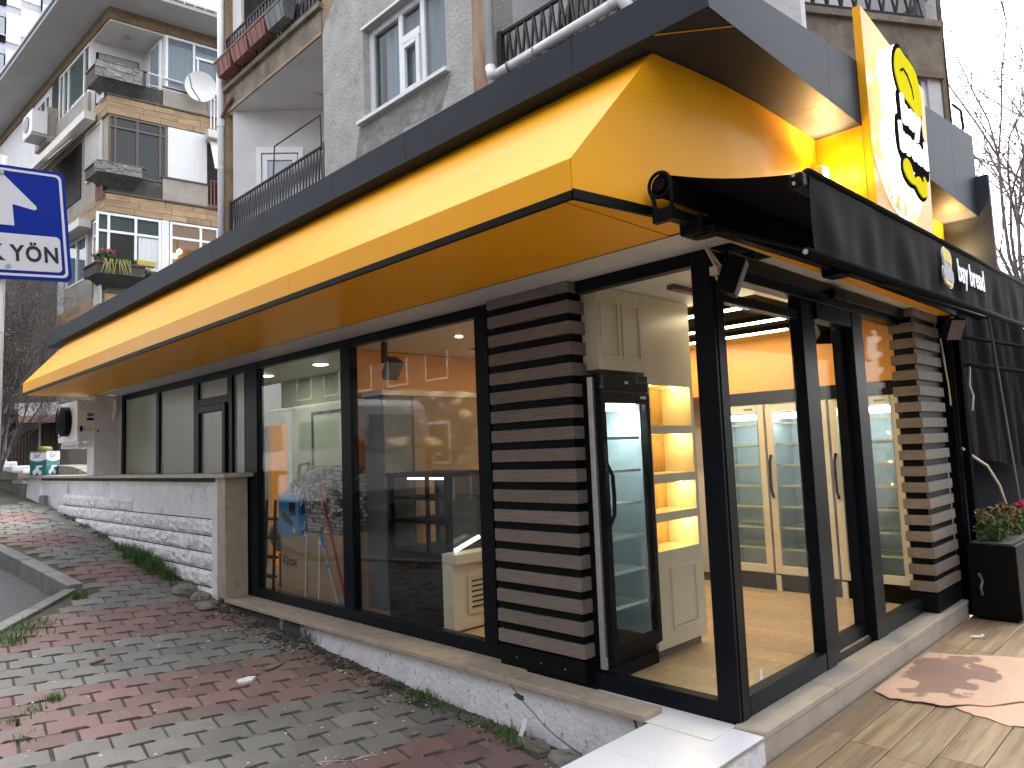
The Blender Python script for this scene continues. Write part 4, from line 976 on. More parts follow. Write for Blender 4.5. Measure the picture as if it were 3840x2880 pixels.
def check_mat():
    m = mat('woven_checks',(.6,.6,.58),None,20,.9); nt = m.node_tree; N,L = nt.nodes,nt.links; b = N['Principled BSDF']
    tc = N.new('ShaderNodeTexCoord'); nz = N.new('ShaderNodeTexNoise'); nz.inputs['Scale'].default_value = 5; va = N.new('ShaderNodeVectorMath'); va.operation = 'SCALE'; va.inputs['Scale'].default_value = .10
    L.new(tc.outputs['Object'],nz.inputs['Vector']); L.new(nz.outputs['Color'],va.inputs[0]); ad = N.new('ShaderNodeVectorMath'); L.new(tc.outputs['Object'],ad.inputs[0]); L.new(va.outputs[0],ad.inputs[1])
    br = N.new('ShaderNodeTexBrick'); br.inputs['Color1'].default_value = (.58,.57,.54,1); br.inputs['Color2'].default_value = (.02,.02,.022,1); br.inputs['Mortar'].default_value = (.015,.015,.016,1)
    br.inputs['Scale'].default_value = 8; br.inputs['Mortar Size'].default_value = .03; br.inputs['Bias'].default_value = 0; br.inputs['Brick Width'].default_value = .55; br.inputs['Row Height'].default_value = .33
    sw = N.new('ShaderNodeVectorRotate'); sw.rotation_type = 'EULER_XYZ'; sw.inputs['Rotation'].default_value = (R_(90),0,R_(90)); L.new(ad.outputs[0],sw.inputs[0])
    mp = N.new('ShaderNodeMapping'); mp.inputs['Rotation'].default_value = (R_(90),R_(0),R_(90)); 
    se = N.new('ShaderNodeSeparateXYZ'); cb = N.new('ShaderNodeCombineXYZ'); L.new(ad.outputs[0],se.inputs[0]); sm = N.new('ShaderNodeMath'); L.new(se.outputs['X'],sm.inputs[0]); L.new(se.outputs['Y'],sm.inputs[1])
    L.new(sm.outputs[0],cb.inputs['X']); L.new(se.outputs['Z'],cb.inputs['Y']); L.new(cb.outputs[0],br.inputs['Vector']); L.new(br.outputs['Color'],b.inputs['Base Color']); return m
m_check = check_mat()
mb = MB(); na, nb = 22, 12
for j in range(nb+1):
    z = .785+.70*j/nb
    for i in range(na):
        a_ = 2*math.pi*i/na; cx_, sy_ = math.cos(a_), math.sin(a_); rx, ry = .21, .46
        k = 1/max(abs(cx_)**4+abs(sy_)**4,1e-6)**.25; n_ = 1+.06*noise.noise(Vector((cx_*2,sy_*2,z*4)))-.25*max(0,(j-nb+2)/2)**2*.5-.10*max(0,(2-j)/2)
        mb.v.append((.33+rx*cx_*k*n_, 4.83+ry*sy_*k*n_, z+.02*noise.noise(Vector((cx_*3,sy_*3,z)))))
for j in range(nb):
    for i in range(na): q = j*na+i; mb.f.append((q,j*na+(i+1)%na,(j+1)*na+(i+1)%na,q+na)); mb.m.append(0)
mb.f.append(tuple(range(nb*na,(nb+1)*na))); mb.m.append(0)
obj('rolled_rug', mb, m_check, ru, smooth=True)
fr = MB()
for i in range(90):
    y = 5.27+random.gauss(0,.05); z = random.uniform(.72,1.4); x = .13+random.uniform(-.03,.05); fr.obox((x,y,z),(.004,.006,.0),(.0,.008,.01),(.003,-.010,.022), i % 2)
obj('fringe', fr, [m_signwhite, m_black], ru, kind='stuff')
wb = thing('wrapped_chair','grey object bundled in plastic film behind the blue carton','bundle',(.7,6.3,0))
obj('bundle', MB().blob((.66,6.05,1.02),(.30,.42,.30),14,jit=.06), m_greyplastic, wb, smooth=True); obj('lower_bundle', MB().blob((.62,6.5,.62),(.22,.3,.22),12,jit=.06), m_greyplastic, wb, smooth=True)
obj('wheel_base', MB().box(.45,.8,6.1,6.4,.012,.42).cyl((.42,6.25,.05),(.46,6.25,.05),.04,10), m_black, wb)
tag(obj('black_bag', MB().blob((.5,5.75,1.27),(.16,.26,.10),12,jit=.2).tube([(.45,5.9,1.3),(.45,5.85,1.5),(.45,5.65,1.52),(.45,5.6,1.3)],.02,6), m_black), 'black bag with loop handles lying on top of the grey bundle', 'bag')
sl = thing('step_ladder','folded black step ladder leaning beside the first window frame post','ladder',(.15,6.35,0))
for yy in (5.98,6.2): obj('rail', MB().tube([(.12,yy-.08,.012),(.20,yy,1.1)],.018,6), m_black, sl)
for k in range(4): obj('tread', MB().box(.12+.02*k,.20+.02*k,5.95,6.2,.2+.22*k,.225+.22*k), m_black, sl)
def stick(name, label, a, b, r, m, grp=None, head=None):
    t = thing(name, label, 'broom' if 'broom' in label else ('mop' if 'mop' in label else 'pole'), a, grp); obj('handle', MB().cyl(a,b,r,8), m, t)
    if head: head(t)
    return t
stick('broom','red handled broom leaning on the checked bundle, red head on the floor',(.10,4.30,.10),(.11,4.83,1.36),.014,m_redstick,None,lambda t: (obj('grip', MB().cyl((.108,4.80,1.28),(.109,4.815,1.32),.0155,8), m_white, t), obj('head', MB().hexa([(.06,3.88,.012),(.14,3.88,.012),(.14,4.25,.012),(.06,4.25,.012),(.08,3.92,.10),(.13,3.90,.06),(.13,4.25,.07),(.07,4.25,.09)]), m_redstick, t)))
stick('mop','steel handled mop with bright blue grip and blue head',(.08,4.42,.10),(.09,4.77,.77),.009,m_steel,None,lambda t: (obj('grip', MB().cyl((.088,4.70,.65),(.09,4.775,.78),.016,8), m_bluebox, t), obj('collar', MB().cyl((.084,4.60,.44),(.085,4.62,.48),.014,8), m_bluebox, t), obj('head', MB().blob((.08,4.42,.06),(.05,.11,.05),10,jit=.2), m_bluebox, t)))
stick('white_pole','thin white pole standing at the left of the two thin white poles before the boxes',(.075,5.08,.012),(.085,5.05,.76),.006,m_white,'thin white poles')
stick('white_pole','thin white pole nearest the blue gripped mop before the boxes',(.075,4.80,.012),(.085,4.78,.78),.006,m_white,'thin white poles')
# kitchen door, framed panel, switch
kd = thing('kitchen_door','open white door frame showing orange light at the back of the kitchen','door',(1.29,8.1,0))
obj('frame', MB().box(1.27,1.299,8.44,8.54,.011,2.28).box(1.27,1.299,7.66,7.74,.011,2.28).box(1.27,1.299,7.74,8.44,2.12,2.28), m_white, kd)
obj('lit_opening', MB().box(1.292,1.2985,7.741,8.30,.011,2.119), mat('orange_corridor',(.75,.30,.05),None,3,.6,emit=(.9,.33,.04),estr=.05), kd)
obj('leaf', MB().box(1.25,1.29,8.30,8.435,.011,2.115), m_cream, kd); obj('handle', MB().cyl((1.22,8.33,1.1),(1.25,8.33,1.1),.012,8), m_steel, kd)
fp = thing('framed_panel','pale panel in a thin black frame on the kitchen wall','panel',(1.28,6.7,1.5))
obj('frame', MB().box(1.27,1.299,6.99,7.03,.9,2.22).box(1.27,1.299,5.0,5.04,.9,2.22).box(1.27,1.299,5.04,6.99,2.18,2.22), m_black, fp); obj('panel', MB().box(1.285,1.2985,5.041,6.989,.9,2.179), m_greenish, fp)
tag(obj('light_switch', MB().box(1.285,1.299,7.40,7.52,1.1,1.2), m_white), 'white light switch beside the open kitchen door', 'switch')
# speakers
def speaker(label, c, d, m_body=m_black):
    t = thing('speaker', label, 'speaker', c, 'small black speakers'); c = Vector(c); d = Vector(d).normalized(); s = d.cross(Vector((0,0,1))).normalized(); u = s.cross(d)
    mb = MB(); P_ = lambda a,b,e: c+s*a+u*b+d*e
    mb.hexa([P_(-.055,-.10,-.06),P_(.055,-.10,-.06),P_(.085,-.11,.06),P_(-.085,-.11,.06),P_(-.055,.10,-.06),P_(.055,.10,-.06),P_(.085,.11,.06),P_(-.085,.11,.06)])
    obj('cabinet', mb, m_body, t, bevel=.012); obj('grille', MB().obox(c+d*.063,s*.078,u*.102,d*.003), m_greyplastic, t)
    return t
s1 = speaker('black wall speaker on a pale bracket at the shop corner post', (-.02,-.14,2.545), (.35,-.8,-.35))
obj('bracket', MB().tube([(-.06,-.01,2.74),(-.10,-.09,2.60)],.008,6).tube([(-.04,-.01,2.74),(-.05,-.10,2.60)],.008,6).box(-.12,-.06,-.11,-.06,2.55,2.60).tube([(-.09,-.08,2.55),(-.06,-.10,2.47)],.008,6), m_cream, s1)
speaker('black speaker fixed above the right slatted pillar', (4.28,-.22,2.62), (-.5,-.7,-.45))
s3 = speaker('black speaker hanging inside above the display counter', (.30,3.72,2.44), (-.1,-.75,-.65)); obj('bracket', MB().box(.28,.32,3.8,3.86,2.5,2.715), m_black, s3)
s4 = speaker('black speaker inside above the glass entrance door', (2.35,.30,2.50), (.5,.6,-.6)); obj('bracket', MB().box(2.33,2.37,.27,.31,2.58,2.72), m_black, s4)
# added fill lamps that brighten the shop inside, shaped as small ceiling spots
for i,(x,y) in enumerate(((.75,2.0),(.75,3.2),(1.2,2.6))):
    t = thing('fill_spot',('small added warm fill lamp nearest the corner glass','small added warm fill lamp above the black display counter','small added warm fill lamp set deeper inside the shop')[i],'lamp',(x,y,2.71),'added fill lamps'); obj('lens', MB().cyl((x,y,2.712),(x,y,2.719),.035,14), emis('fill_lens',(1,.8,.5),3), t)
    l = light('fill_beam','AREA',(x,y,2.70),.45,(1.0,.72,.38),target=(x,y,0),size=.08); l.parent = t; l.matrix_parent_inverse = parent_inv(t)

# ================================================================== RIGHT-HAND SIDE OF THE TERRACE
fpost = thing('pergola_frame','black steel frame with pipes and dark tarpaulin beside the shop front','frame',(4.4,-.3,TZ))
for (x,y,w_) in ((4.35,-.12,.07),(4.50,-.20,.05),(4.72,-.16,.03)): obj('post', MB().box(x-w_,x+w_,y-w_*.6,y+w_*.6,TZ,2.80), m_dull, fpost)
obj('crossbar', MB().cyl((4.5,-.20,2.56),(9.5,-.34,2.72),.022,8), m_dull, fpost); obj('crossbar', MB().cyl((4.5,-.20,2.28),(9.5,-.34,2.35),.03,8), m_dull, fpost)
obj('prop', MB().cyl((5.45,-.30,2.95),(5.95,-.34,.6),.013,8), m_greyplastic, fpost)
mb = MB(); nx, nz = 60, 14
for j in range(nz+1):
    t = j/nz
    for i in range(nx+1):
        u = i/nx; x = 4.56+5.5*u; z = 3.1-(3.1-(1.34-.40*u))*t; mb.v.append((x, -.02-.04*math.sin(x*6+2*t)-.02*math.sin(x*15)-.05*t, z))
for j in range(nz):
    for i in range(nx): a = j*(nx+1)+i; mb.f.append((a,a+1,a+nx+2,a+nx+1)); mb.m.append(0)
tag(obj('tarpaulin', mb, m_tarp, smooth=True), 'dark creased tarpaulin hung behind the black frame pipes', 'tarpaulin')
tag(obj('navy_sheet', MB().box(4.26,11,.35,.38,TZ,3.05), m_navy), 'dark navy sheet closing the terrace behind the flower planter', 'sheet')
sh = thing('leaning_boards','pale grey boards standing behind the planter flowers','board',(4.7,.1,.5))
obj('board', MB().hexa([(4.40,.0,.4),(4.62,.0,.4),(4.62,.03,.4),(4.40,.03,.4),(4.36,.0,.98),(4.60,.02,1.20),(4.60,.05,1.20),(4.36,.03,.98)]), m_bluegreyfoam, sh)
obj('board', MB().hexa([(4.70,.05,.4),(4.98,.05,.4),(4.98,.08,.4),(4.70,.08,.4),(4.66,.05,1.30),(4.76,.05,1.34),(4.76,.08,1.34),(4.66,.08,1.30)]), m_bluegreyfoam, sh)
obj('foam_edge', MB().tube([(4.63,-.01,1.35),(4.67,-.01,.95),(4.70,-.01,.5)],.014,6), mat('yellow_foam',(.48,.46,.30),None,12,.9), sh)
cb = MB(); 
cb.tube([(4.17,-.14,2.52),(4.19,-.15,2.25),(4.25,-.15,2.05),(4.27,-.15,1.85)],.008,6)
tag(obj('cable', cb, m_cream, smooth=True),'pale loose cable hanging from the speaker on the right slatted pillar','cable')
tag(obj('cable', MB().tube([(4.72,-.24,2.25),(4.66,-.24,2.05),(4.72,-.25,1.95),(4.67,-.24,1.8)],.010,6), m_white, smooth=True),'short white tied cable on the black frame post','cable')
tag(obj('rope', MB().tube([(4.42,-.18,1.42),(4.75,-.20,1.32),(5.05,-.24,1.22),(5.3,-.28,1.0),(5.75,-.3,.45)],.014,6), m_cream, smooth=True),'pale rope slung down in front of the tarpaulin','rope')
pl = thing('planter','tall black planter box with mixed flowers at the end of the step','planter',(5.5,-.4,TZ))
obj('box', MB().box(4.12,7.6,-.60,-.20,TZ+.03,.52), m_black, pl, bevel=.01); obj('base', MB().box(4.16,7.5,-.56,-.24,TZ,TZ+.03), m_black, pl); obj('soil', MB().box(4.15,7.55,-.57,-.23,.521,.53), m_bed, pl)
def leaf_cloud(name, spots, m, parent, s0, s1):
    mb = MB()
    for (c,r,n) in spots:
        for _ in range(n):
            v = Vector((random.gauss(0,1),random.gauss(0,1),random.gauss(0,1))).normalized()*random.uniform(.35,1)
            p = Vector(c)+Vector((v.x*r[0],v.y*r[1],v.z*r[2])); a = Vector((random.uniform(-1,1),random.uniform(-1,1),random.uniform(-.6,.9))).normalized(); b = a.orthogonal().normalized(); q = random.uniform(s0,s1)
            b = Matrix.Rotation(random.uniform(0,6.28),3,a) @ b; c_ = a.cross(b)
            mb.add([p-b*q,p+c_*q*.45+a*q*.15,p+b*q,p-c_*q*.45+a*q*.15],[(0,1,2),(0,2,3)])
    return obj(name, mb, m, parent, kind='stuff')
leaf_cloud('foliage', [((4.35,-.38,.62),(.2,.16,.13),150),((5.25,-.38,.66),(.35,.17,.14),420),((5.0,-.42,.60),(.3,.12,.10),160),((6.2,-.4,.62),(.6,.2,.12),300)], m_leaf, pl, .02,.045)
leaf_cloud('mottled_foliage', [((4.62,-.40,.70),(.26,.16,.15),430),((4.35,-.36,.68),(.15,.12,.12),120)], m_leaf2, pl, .02,.04)
leaf_cloud('reddish_foliage', [((4.70,-.42,.76),(.22,.14,.10),220),((4.28,-.32,.80),(.05,.06,.05),30)], m_leafred, pl, .018,.035)
leaf_cloud('pink_petals', [((5.72,-.42,.76),(.12,.10,.06),120),((5.95,-.42,.66),(.08,.07,.05),70)], m_pink, pl, .018,.032); leaf_cloud('orange_petals', [((5.75,-.44,.62),(.10,.08,.05),90)], m_orangepetal, pl, .016,.03)
obj('tied_cable', MB().tube([(4.12,-.30,.05),(4.08,-.30,.12),(4.12,-.31,.18),(4.07,-.30,.25)],.012,6), m_greyplastic, pl)
mb = MB()
for i in range(9):
    t = i/8; mb.v += [(4.30+1.25*t,-.30-.05*math.sin(t*7),3.95-1.05*t),(4.36+1.05*t,-.22,2.80)]
for i in range(8): mb.f.append((i*2,i*2+2,i*2+3,i*2+1)); mb.m.append(0)
tag(obj('tarpaulin', mb, m_tarp, smooth=True), 'narrow dark tarpaulin strip sloping down from the grey sign return', 'tarpaulin')
# cardboard on the terrace
random.seed(21)
def sheet_pts(base, jit, n=6):
    out = []
    for (a,b) in zip(base, base[1:]+base[:1]):
        for k in range(n): t = k/n; out.append((a[0]+(b[0]-a[0])*t+(random.uniform(-jit,jit) if k else 0), a[1]+(b[1]-a[1])*t+(random.uniform(-jit,jit) if k else 0)))
    return out
def card_sheet(base, z, jit, label):
    P_ = sheet_pts(base,jit); mb = MB(); cx_ = sum(p[0] for p in P_)/len(P_); cy_ = sum(p[1] for p in P_)/len(P_)
    zz = [z+.012*abs(noise.noise(Vector((p[0]*3,p[1]*3,z*50)))) for p in P_]
    n = len(P_)
    vs = [(p[0],p[1],h) for p,h in zip(P_,zz)]+[(p[0],p[1],h-.004) for p,h in zip(P_,zz)]+[(cx_,cy_,z+.004)]
    fs = [(i,(i+1)%n,2*n) for i in range(n)]+[(i,i+n,(i+1)%n+n,(i+1)%n) for i in range(n)]
    mb.add(vs,fs); return tag(obj('cardboard_sheet', mb, m_card), label, 'cardboard', 'flattened cardboard on the terrace')
card_sheet([(1.50,-.205),(2.66,-.215),(3.1,-1.2),(2.6,-1.5),(1.62,-.86),(1.44,-.62),(1.40,-.34)], TZ+.010, .018, 'large flattened salmon cardboard sheet with a wet brown stain on the terrace')
card_sheet([(1.48,-.70),(2.3,-1.25),(2.0,-1.6),(1.40,-1.15),(1.36,-.98)], TZ+.004, .02, 'smaller torn salmon cardboard sheet showing under the large stained one')
tag(obj('plastic_scrap', MB().tube([(3.35,-.36,TZ+.014),(3.40,-.43,TZ+.016),(3.42,-.44,TZ+.03)],.012,8), m_paper), 'short white tube scrap lying on the terrace tiles', 'litter')
# ================================================================== GREY APARTMENT BLOCK ABOVE THE SHOP
random.seed(3)
ap = thing('apartment_block','old grey rendered apartment block rising behind the shop fascia','building',(3,5,0))
XB2 = 1.2; TOP = 12.5
wy0, wy1, wz0, wz1 = 3.78, 5.44, 5.87, 7.12
mb = MB().box(XB2,XB2+.3,3.0,wy0,3.79,TOP).box(XB2,XB2+.3,wy1,6.44,3.79,TOP).box(XB2,XB2+.3,wy0,wy1,3.79,wz0).box(XB2,XB2+.3,wy0,wy1,wz1,TOP)
obj('front_wall', mb, m_concrete, ap)
obj('ochre_patch', MB().prism([(XB2-.003,6.438,7.55),(XB2-.003,6.438,9.2),(XB2-.003,4.9,9.2),(XB2-.003,5.6,8.35),(XB2-.003,5.95,8.15),(XB2-.003,6.15,7.85),(XB2-.003,6.35,7.7)], (.002,0,0)), m_ochre, ap)
obj('rust_stain', MB().prism([(XB2-.003,3.10,3.9),(XB2-.003,3.32,3.9),(XB2-.003,3.34,5.6),(XB2-.003,3.30,8.2),(XB2-.003,3.14,8.2)], (.002,0,0)), m_rust, ap)
obj('repair_patch', MB().prism([(XB2-.003,5.55,5.82),(XB2-.003,3.7,5.80),(XB2-.003,3.9,5.45),(XB2-.003,4.6,5.50),(XB2-.003,5.3,5.0),(XB2-.003,5.75,4.4),(XB2-.003,5.70,5.3)], (.002,0,0)), mat('grey_cement_patch',(.27,.26,.25),(.17,.165,.16),5,.95,bump=.9,bscale=20,stain=((.40,.39,.37),2.2,.5,.7)), ap)
# window
win = obj('window', MB().box(XB2+.10,XB2+.17,wy0,wy0+.07,wz0+.02,wz1).box(XB2+.10,XB2+.17,wy1-.09,wy1-.001,wz0+.02,wz1).box(XB2+.10,XB2+.17,wy0+.07,wy1-.09,wz1-.08,wz1-.001).box(XB2+.10,XB2+.17,wy0+.07,wy1-.09,wz0+.02,wz0+.09).box(XB2+.10,XB2+.17,4.72,4.80,wz0+.09,wz1-.08).box(XB2+.10,XB2+.17,4.28,4.36,wz0+.09,wz1-.08).box(XB2+.08,XB2+.17,4.36,4.72,6.62,6.72), m_pvc, ap, bevel=.006)
obj('sash', MB().box(XB2+.07,XB2+.11,4.37,4.43,wz0+.10,6.61).box(XB2+.07,XB2+.11,4.655,4.715,wz0+.10,6.61).box(XB2+.07,XB2+.11,4.43,4.655,6.55,6.61).box(XB2+.07,XB2+.11,4.43,4.655,wz0+.10,wz0+.16), m_pvc, win, bevel=.005)
obj('pane', MB().box(XB2+.13,XB2+.136,wy0+.07,wy1-.09,wz0+.09,wz1-.08), m_pane, win)
obj('sill', MB().box(XB2-.07,XB2+.10,wy0-.06,wy1+.09,wz0-.03,wz0+.018), m_white, win); obj('lintel_edge', MB().box(XB2-.012,XB2-.001,wy0-.02,wy1+.03,wz1,wz1+.03), m_pvc, win)
def curtain(parent, x, ya, yb, za, zb, m, amp=.03, f=26):
    mb = MB(); n = 60
    for i in range(n+1):
        y = ya+(yb-ya)*i/n; d = amp*math.sin(y*f)+amp*.5*math.sin(y*f*2.3); mb.v += [(x+d,y,za),(x+d,y,zb)]
    for i in range(n): a = i*2; mb.f.append((a,a+2,a+3,a+1)); mb.m.append(0)
    return obj('curtain', mb, m, parent, smooth=True)
curtain(win, XB2+.25, 4.50, 5.22, wz0-.1, 7.2, m_curtain); curtain(win, XB2+.24, wy0+.05, 4.44, wz0-.1, 7.3, m_curtain)
obj('room_back', MB().box(XB2+.9,XB2+.92,3.2,6.40,4.9,9.0).box(XB2+.31,XB2+.9,6.36,6.40,4.9,9.0).box(XB2+.31,XB2+.9,3.2,6.36,7.4,7.44), m_darkroom, win)
# left balcony recess
bal = obj('balcony_slab', MB().box(XB2,3.0,6.45,9.6,4.72,4.90), m_stainedcon, ap)
obj('under_wall', MB().box(XB2+.05,XB2+.3,6.45,9.7,3.79,4.715), m_concrete, ap)
obj('recess_wall', MB().prism([(XB2+.02,9.42,4.91),(3.6,7.28,4.91),(3.6,7.5,4.91),(XB2+.3,9.7,4.91)], (0,0,2.60)), m_lightrender, ap)
obj('recess_soffit', MB().box(XB2+.01,3.6,6.45,9.6,7.515,7.53), m_soffit, ap)
obj('slab_band', MB().box(XB2-.01,XB2+.25,6.45,9.62,7.531,7.90), m_stainedcon, ap); obj('slab_lip', MB().box(XB2-.07,XB2+.3,6.42,9.66,7.901,7.98), m_stainedcon, ap); obj('band_edge', MB().box(XB2-.02,XB2-.011,6.45,9.55,7.515,7.56), m_bandstone, ap)
obj('ceiling_lamp', MB().blob((2.0,8.0,7.50),(.07,.07,.02),10), m_steel, ap)
# balcony door in the slanted wall
dv = Vector((3.6-XB2-.02, 7.28-9.42, 0)).normalized(); nv = Vector((-dv.y,dv.x,0)); nv = -nv if nv.y > 0 else nv
def onwall(s,z,d): p = Vector((XB2+.02,9.42,0))+dv*s+nv*d; return Vector((p.x,p.y,z))
def wbox(s0,s1,z0,z1,d0,d1): return MB().hexa([onwall(s0,z0,d0),onwall(s1,z0,d0),onwall(s1,z0,d1),onwall(s0,z0,d1),onwall(s0,z1,d0),onwall(s1,z1,d0),onwall(s1,z1,d1),onwall(s0,z1,d1)])
mbd = MB()
for (a,b,c,d) in ((.40,.48,4.92,6.84),(1.10,1.18,4.92,6.84),(.48,1.10,6.74,6.84)): 
    t_ = wbox(a,b,c,d,.005,.06); mbd.add(t_.v,t_.f)
for (a,b,c,d) in ((.50,.58,4.95,6.72),(1.0,1.08,4.95,6.72),(.58,1.0,6.62,6.72),(.58,1.0,5.5,5.62)):
    t_ = wbox(a,b,c,d,.006,.045); mbd.add(t_.v,t_.f)
dd = obj('balcony_door', mbd, m_pvc, ap); obj('pane', wbox(.581,.999,4.96,6.62,.012,.02), m_towerpane, dd)
def lattice(parent, a, b, z0, z1, n, r=.011, m=m_iron, name='railing', k=1):
    a, b = Vector(a), Vector(b); mb = MB()
    for i in range(n):
        for (p,q) in ((i,i+k),(i+k,i)):
            if q > n or p > n: continue
            A = a.lerp(b,p/n); B = a.lerp(b,q/n); mb.tube([(A.x,A.y,z0),(B.x,B.y,z1)],r,4,cap=False)
    for z in (z0,z1): mb.tube([(a.x,a.y,z),(b.x,b.y,z)],r*1.7,6)
    return obj(name, mb, m, parent)
rl = lattice(ap,(XB2+.02,6.50,0),(XB2+.02,9.50,0),4.98,5.92,34,.014); obj('end_post', MB().box(XB2,XB2+.05,6.46,6.50,4.9,5.95), m_iron, rl); obj('end_post', MB().box(XB2,XB2+.05,9.48,9.54,4.9,5.95), m_iron, rl)
obj('frame_hoop', MB().tube([(XB2+.05,8.05,5.9),(XB2+.05,8.0,6.42),(XB2+.05,6.62,6.42),(XB2+.05,6.6,5.9)],.012,6), m_iron, rl)
# upper balcony
obj('upper_back_wall', MB().box(2.4,2.5,6.3,9.6,7.985,TOP), m_darkcon, ap); obj('upper_side', MB().box(XB2+.3,2.39,9.5,9.72,7.985,TOP), m_darkcon, ap)
obj('shutter_leaf', MB().box(XB2+.05,XB2+.10,9.15,9.48,8.3,TOP), m_shutter, ap)
up = lattice(ap,(XB2+.0,6.46,0),(XB2+.0,9.62,0),8.05,8.85,30,.014)
obj('glazing_bar', MB().box(XB2+.3,XB2+.34,8.3,8.36,7.99,TOP).box(XB2+.3,XB2+.34,7.6,7.64,7.99,TOP).box(XB2+.3,XB2+.34,6.95,6.99,7.99,TOP), m_galv, ap)
for i,(y,m_,lb) in enumerate(((9.25,m_terra,'terracotta plastic trough nearest the corner drainpipe'),(8.63,m_terra,'middle of the three terracotta troughs on the upper balcony'),(8.02,m_terra,'terracotta trough beside the grey trough on the upper balcony'),(7.42,m_greytrough,'grey plastic trough hung on the upper balcony railing'))):
    t = thing('flower_trough', lb, 'planter', (XB2-.14,y,8.2), 'troughs hung on the upper balcony')
    obj('trough', MB().hexa([(XB2-.20,y-.25,8.06),(XB2-.06,y-.25,8.06),(XB2-.06,y+.25,8.06),(XB2-.20,y+.25,8.06),(XB2-.25,y-.29,8.30),(XB2-.03,y-.29,8.30),(XB2-.03,y+.29,8.30),(XB2-.25,y+.29,8.30)]), m_, t)
    obj('rim', MB().box(XB2-.262,XB2-.02,y-.297,y+.297,8.301,8.325), m_, t)
    for q in (-.18,0,.18): obj('rib', MB().hexa([(XB2-.206,y+q-.012,8.06),(XB2-.19,y+q-.012,8.06),(XB2-.19,y+q+.012,8.06),(XB2-.206,y+q+.012,8.06),(XB2-.258,y+q-.012,8.30),(XB2-.24,y+q-.012,8.30),(XB2-.24,y+q+.012,8.30),(XB2-.258,y+q+.012,8.30)]), m_, t)
# corner strip and drainpipes
obj('corner_strip', MB().box(XB2-.005,XB2+.3,9.625,9.80,3.79,TOP), m_ochre, ap)
dp = thing('drainpipe','white drainpipe down the left corner of the grey block','pipe',(XB2-.06,9.72,6)); 
obj('pipe', MB().cyl((XB2-.07,9.70,3.9),(XB2-.07,9.70,TOP),.055,12), m_pvc, dp, smooth=True); obj('collar', MB().cyl((XB2-.07,9.70,7.3),(XB2-.07,9.70,7.42),.068,12).cyl((XB2-.07,9.70,6.55),(XB2-.07,9.70,6.58),.062,12), m_pvc, dp)
obj('branch_pipe', MB().tube([(XB2-.07,9.66,7.45),(XB2-.05,9.5,7.62),(XB2-.04,9.3,7.68)],.03,8), m_terra, dp)
dp = thing('drainpipe','white drainpipe beside the rust streak, turning along the dark fascia','pipe',(XB2-.06,3.0,6))
obj('pipe', MB().cyl((XB2-.07,3.0,5.50),(XB2-.07,3.0,TOP),.048,12), m_pvc, dp, smooth=True); obj('elbow', MB().tube([(XB2-.07,3.0,5.56),(XB2-.075,2.98,5.47),(XB2-.08,2.9,5.44)],.056,10), m_pvc, dp, smooth=True)
obj('long_pipe', MB().cyl((XB2-.08,2.9,5.44),(XB2-.08,1.36,5.47),.048,12), m_pvc, dp, smooth=True); obj('end_elbow', MB().tube([(XB2-.08,1.42,5.47),(XB2-.08,1.33,5.48),(XB2-.05,1.28,5.42),(XB2+.02,1.26,5.30)],.058,10), m_pvc, dp, smooth=True)
[obj('clip', MB().cyl((XB2-.08,y_,5.445),(XB2-.08,y_-.02,5.445),.055,12), m_rust, dp) for y_ in (2.72,2.36)]
# right balcony
obj('right_slab', MB().box(XB2,3.2,.3,2.99,4.72,4.92), m_stainedcon, ap)
obj('right_side', MB().box(XB2+.301,2.199,3.001,3.10,4.93,TOP), m_lightrender, ap); obj('right_back', MB().box(2.2,2.3,.2,3.1,4.93,TOP), m_lightrender, ap); obj('right_dark', MB().box(2.13,2.199,.55,1.75,5.6,8.2), m_darkroom, ap); obj('right_frame', MB().box(2.10,2.198,1.76,1.90,4.93,8.2), m_pvc, ap)
obj('right_upper', MB().box(XB2,2.2,.3,2.99,7.53,7.98), m_stainedcon, ap)
rl = lattice(ap,(XB2+.03,.3,0),(XB2+.03,2.93,0),5.0,5.92,22,.016); obj('end_post', MB().box(XB2,XB2+.06,2.90,2.96,4.93,5.95), m_iron, rl)
lc = leaf_cloud('hanging_plant', [((XB2+.3,.9,6.0),(.15,.35,.25),160)], m_leaf, None, .03,.06); lc['label'] = 'green plant behind the black railing of the right balcony'
# bay across the corner
A2, B2 = Vector((1.5,2.06,0)), Vector((5.16,-.196,0)); dB = (B2-A2).normalized(); nB = Vector((dB.y,-dB.x,0)); LB = (B2-A2).length
def bay(s0,s1,z0,z1,d0,d1):
    q = lambda s,z,d: A2+dB*s+nB*d+Vector((0,0,z)); return MB().hexa([q(s0,z0,d0),q(s1,z0,d0),q(s1,z0,d1),q(s0,z0,d1),q(s0,z1,d0),q(s1,z1,d0),q(s1,z1,d1),q(s0,z1,d1)])
obj('bay_slab', bay(0,LB,6.13,6.205,-1.2,.03), m_stainedcon, ap); obj('bay_parapet', bay(0,LB-.02,5.62,6.129,-.25,-.02), m_stainedcon, ap)
obj('bay_wall', bay(0,LB-.50,3.79,5.619,-.4,-.05), m_stainedcon, ap); obj('bay_wall', bay(LB-.20,LB-.03,3.79,5.619,-.4,-.06), m_lightrender, ap); obj('bay_lintel', bay(LB-.52,LB-.01,5.545,5.618,-.045,-.01), m_brownband, ap)
bw = obj('bay_window', bay(LB-.495,LB-.205,3.9,5.54,-.20,-.12), m_darkroom, ap); obj('frame', bay(LB-.27,LB-.21,3.9,5.54,-.119,-.09), m_pvc, bw)
a_, b_ = A2+dB*.2, A2+dB*(LB-.25)
rl = lattice(ap,a_,b_,6.23,7.1,22,.016); obj('end_post', bay(LB-.30,LB-.20,6.21,7.3,-.06,.0), m_greyplastic, rl)
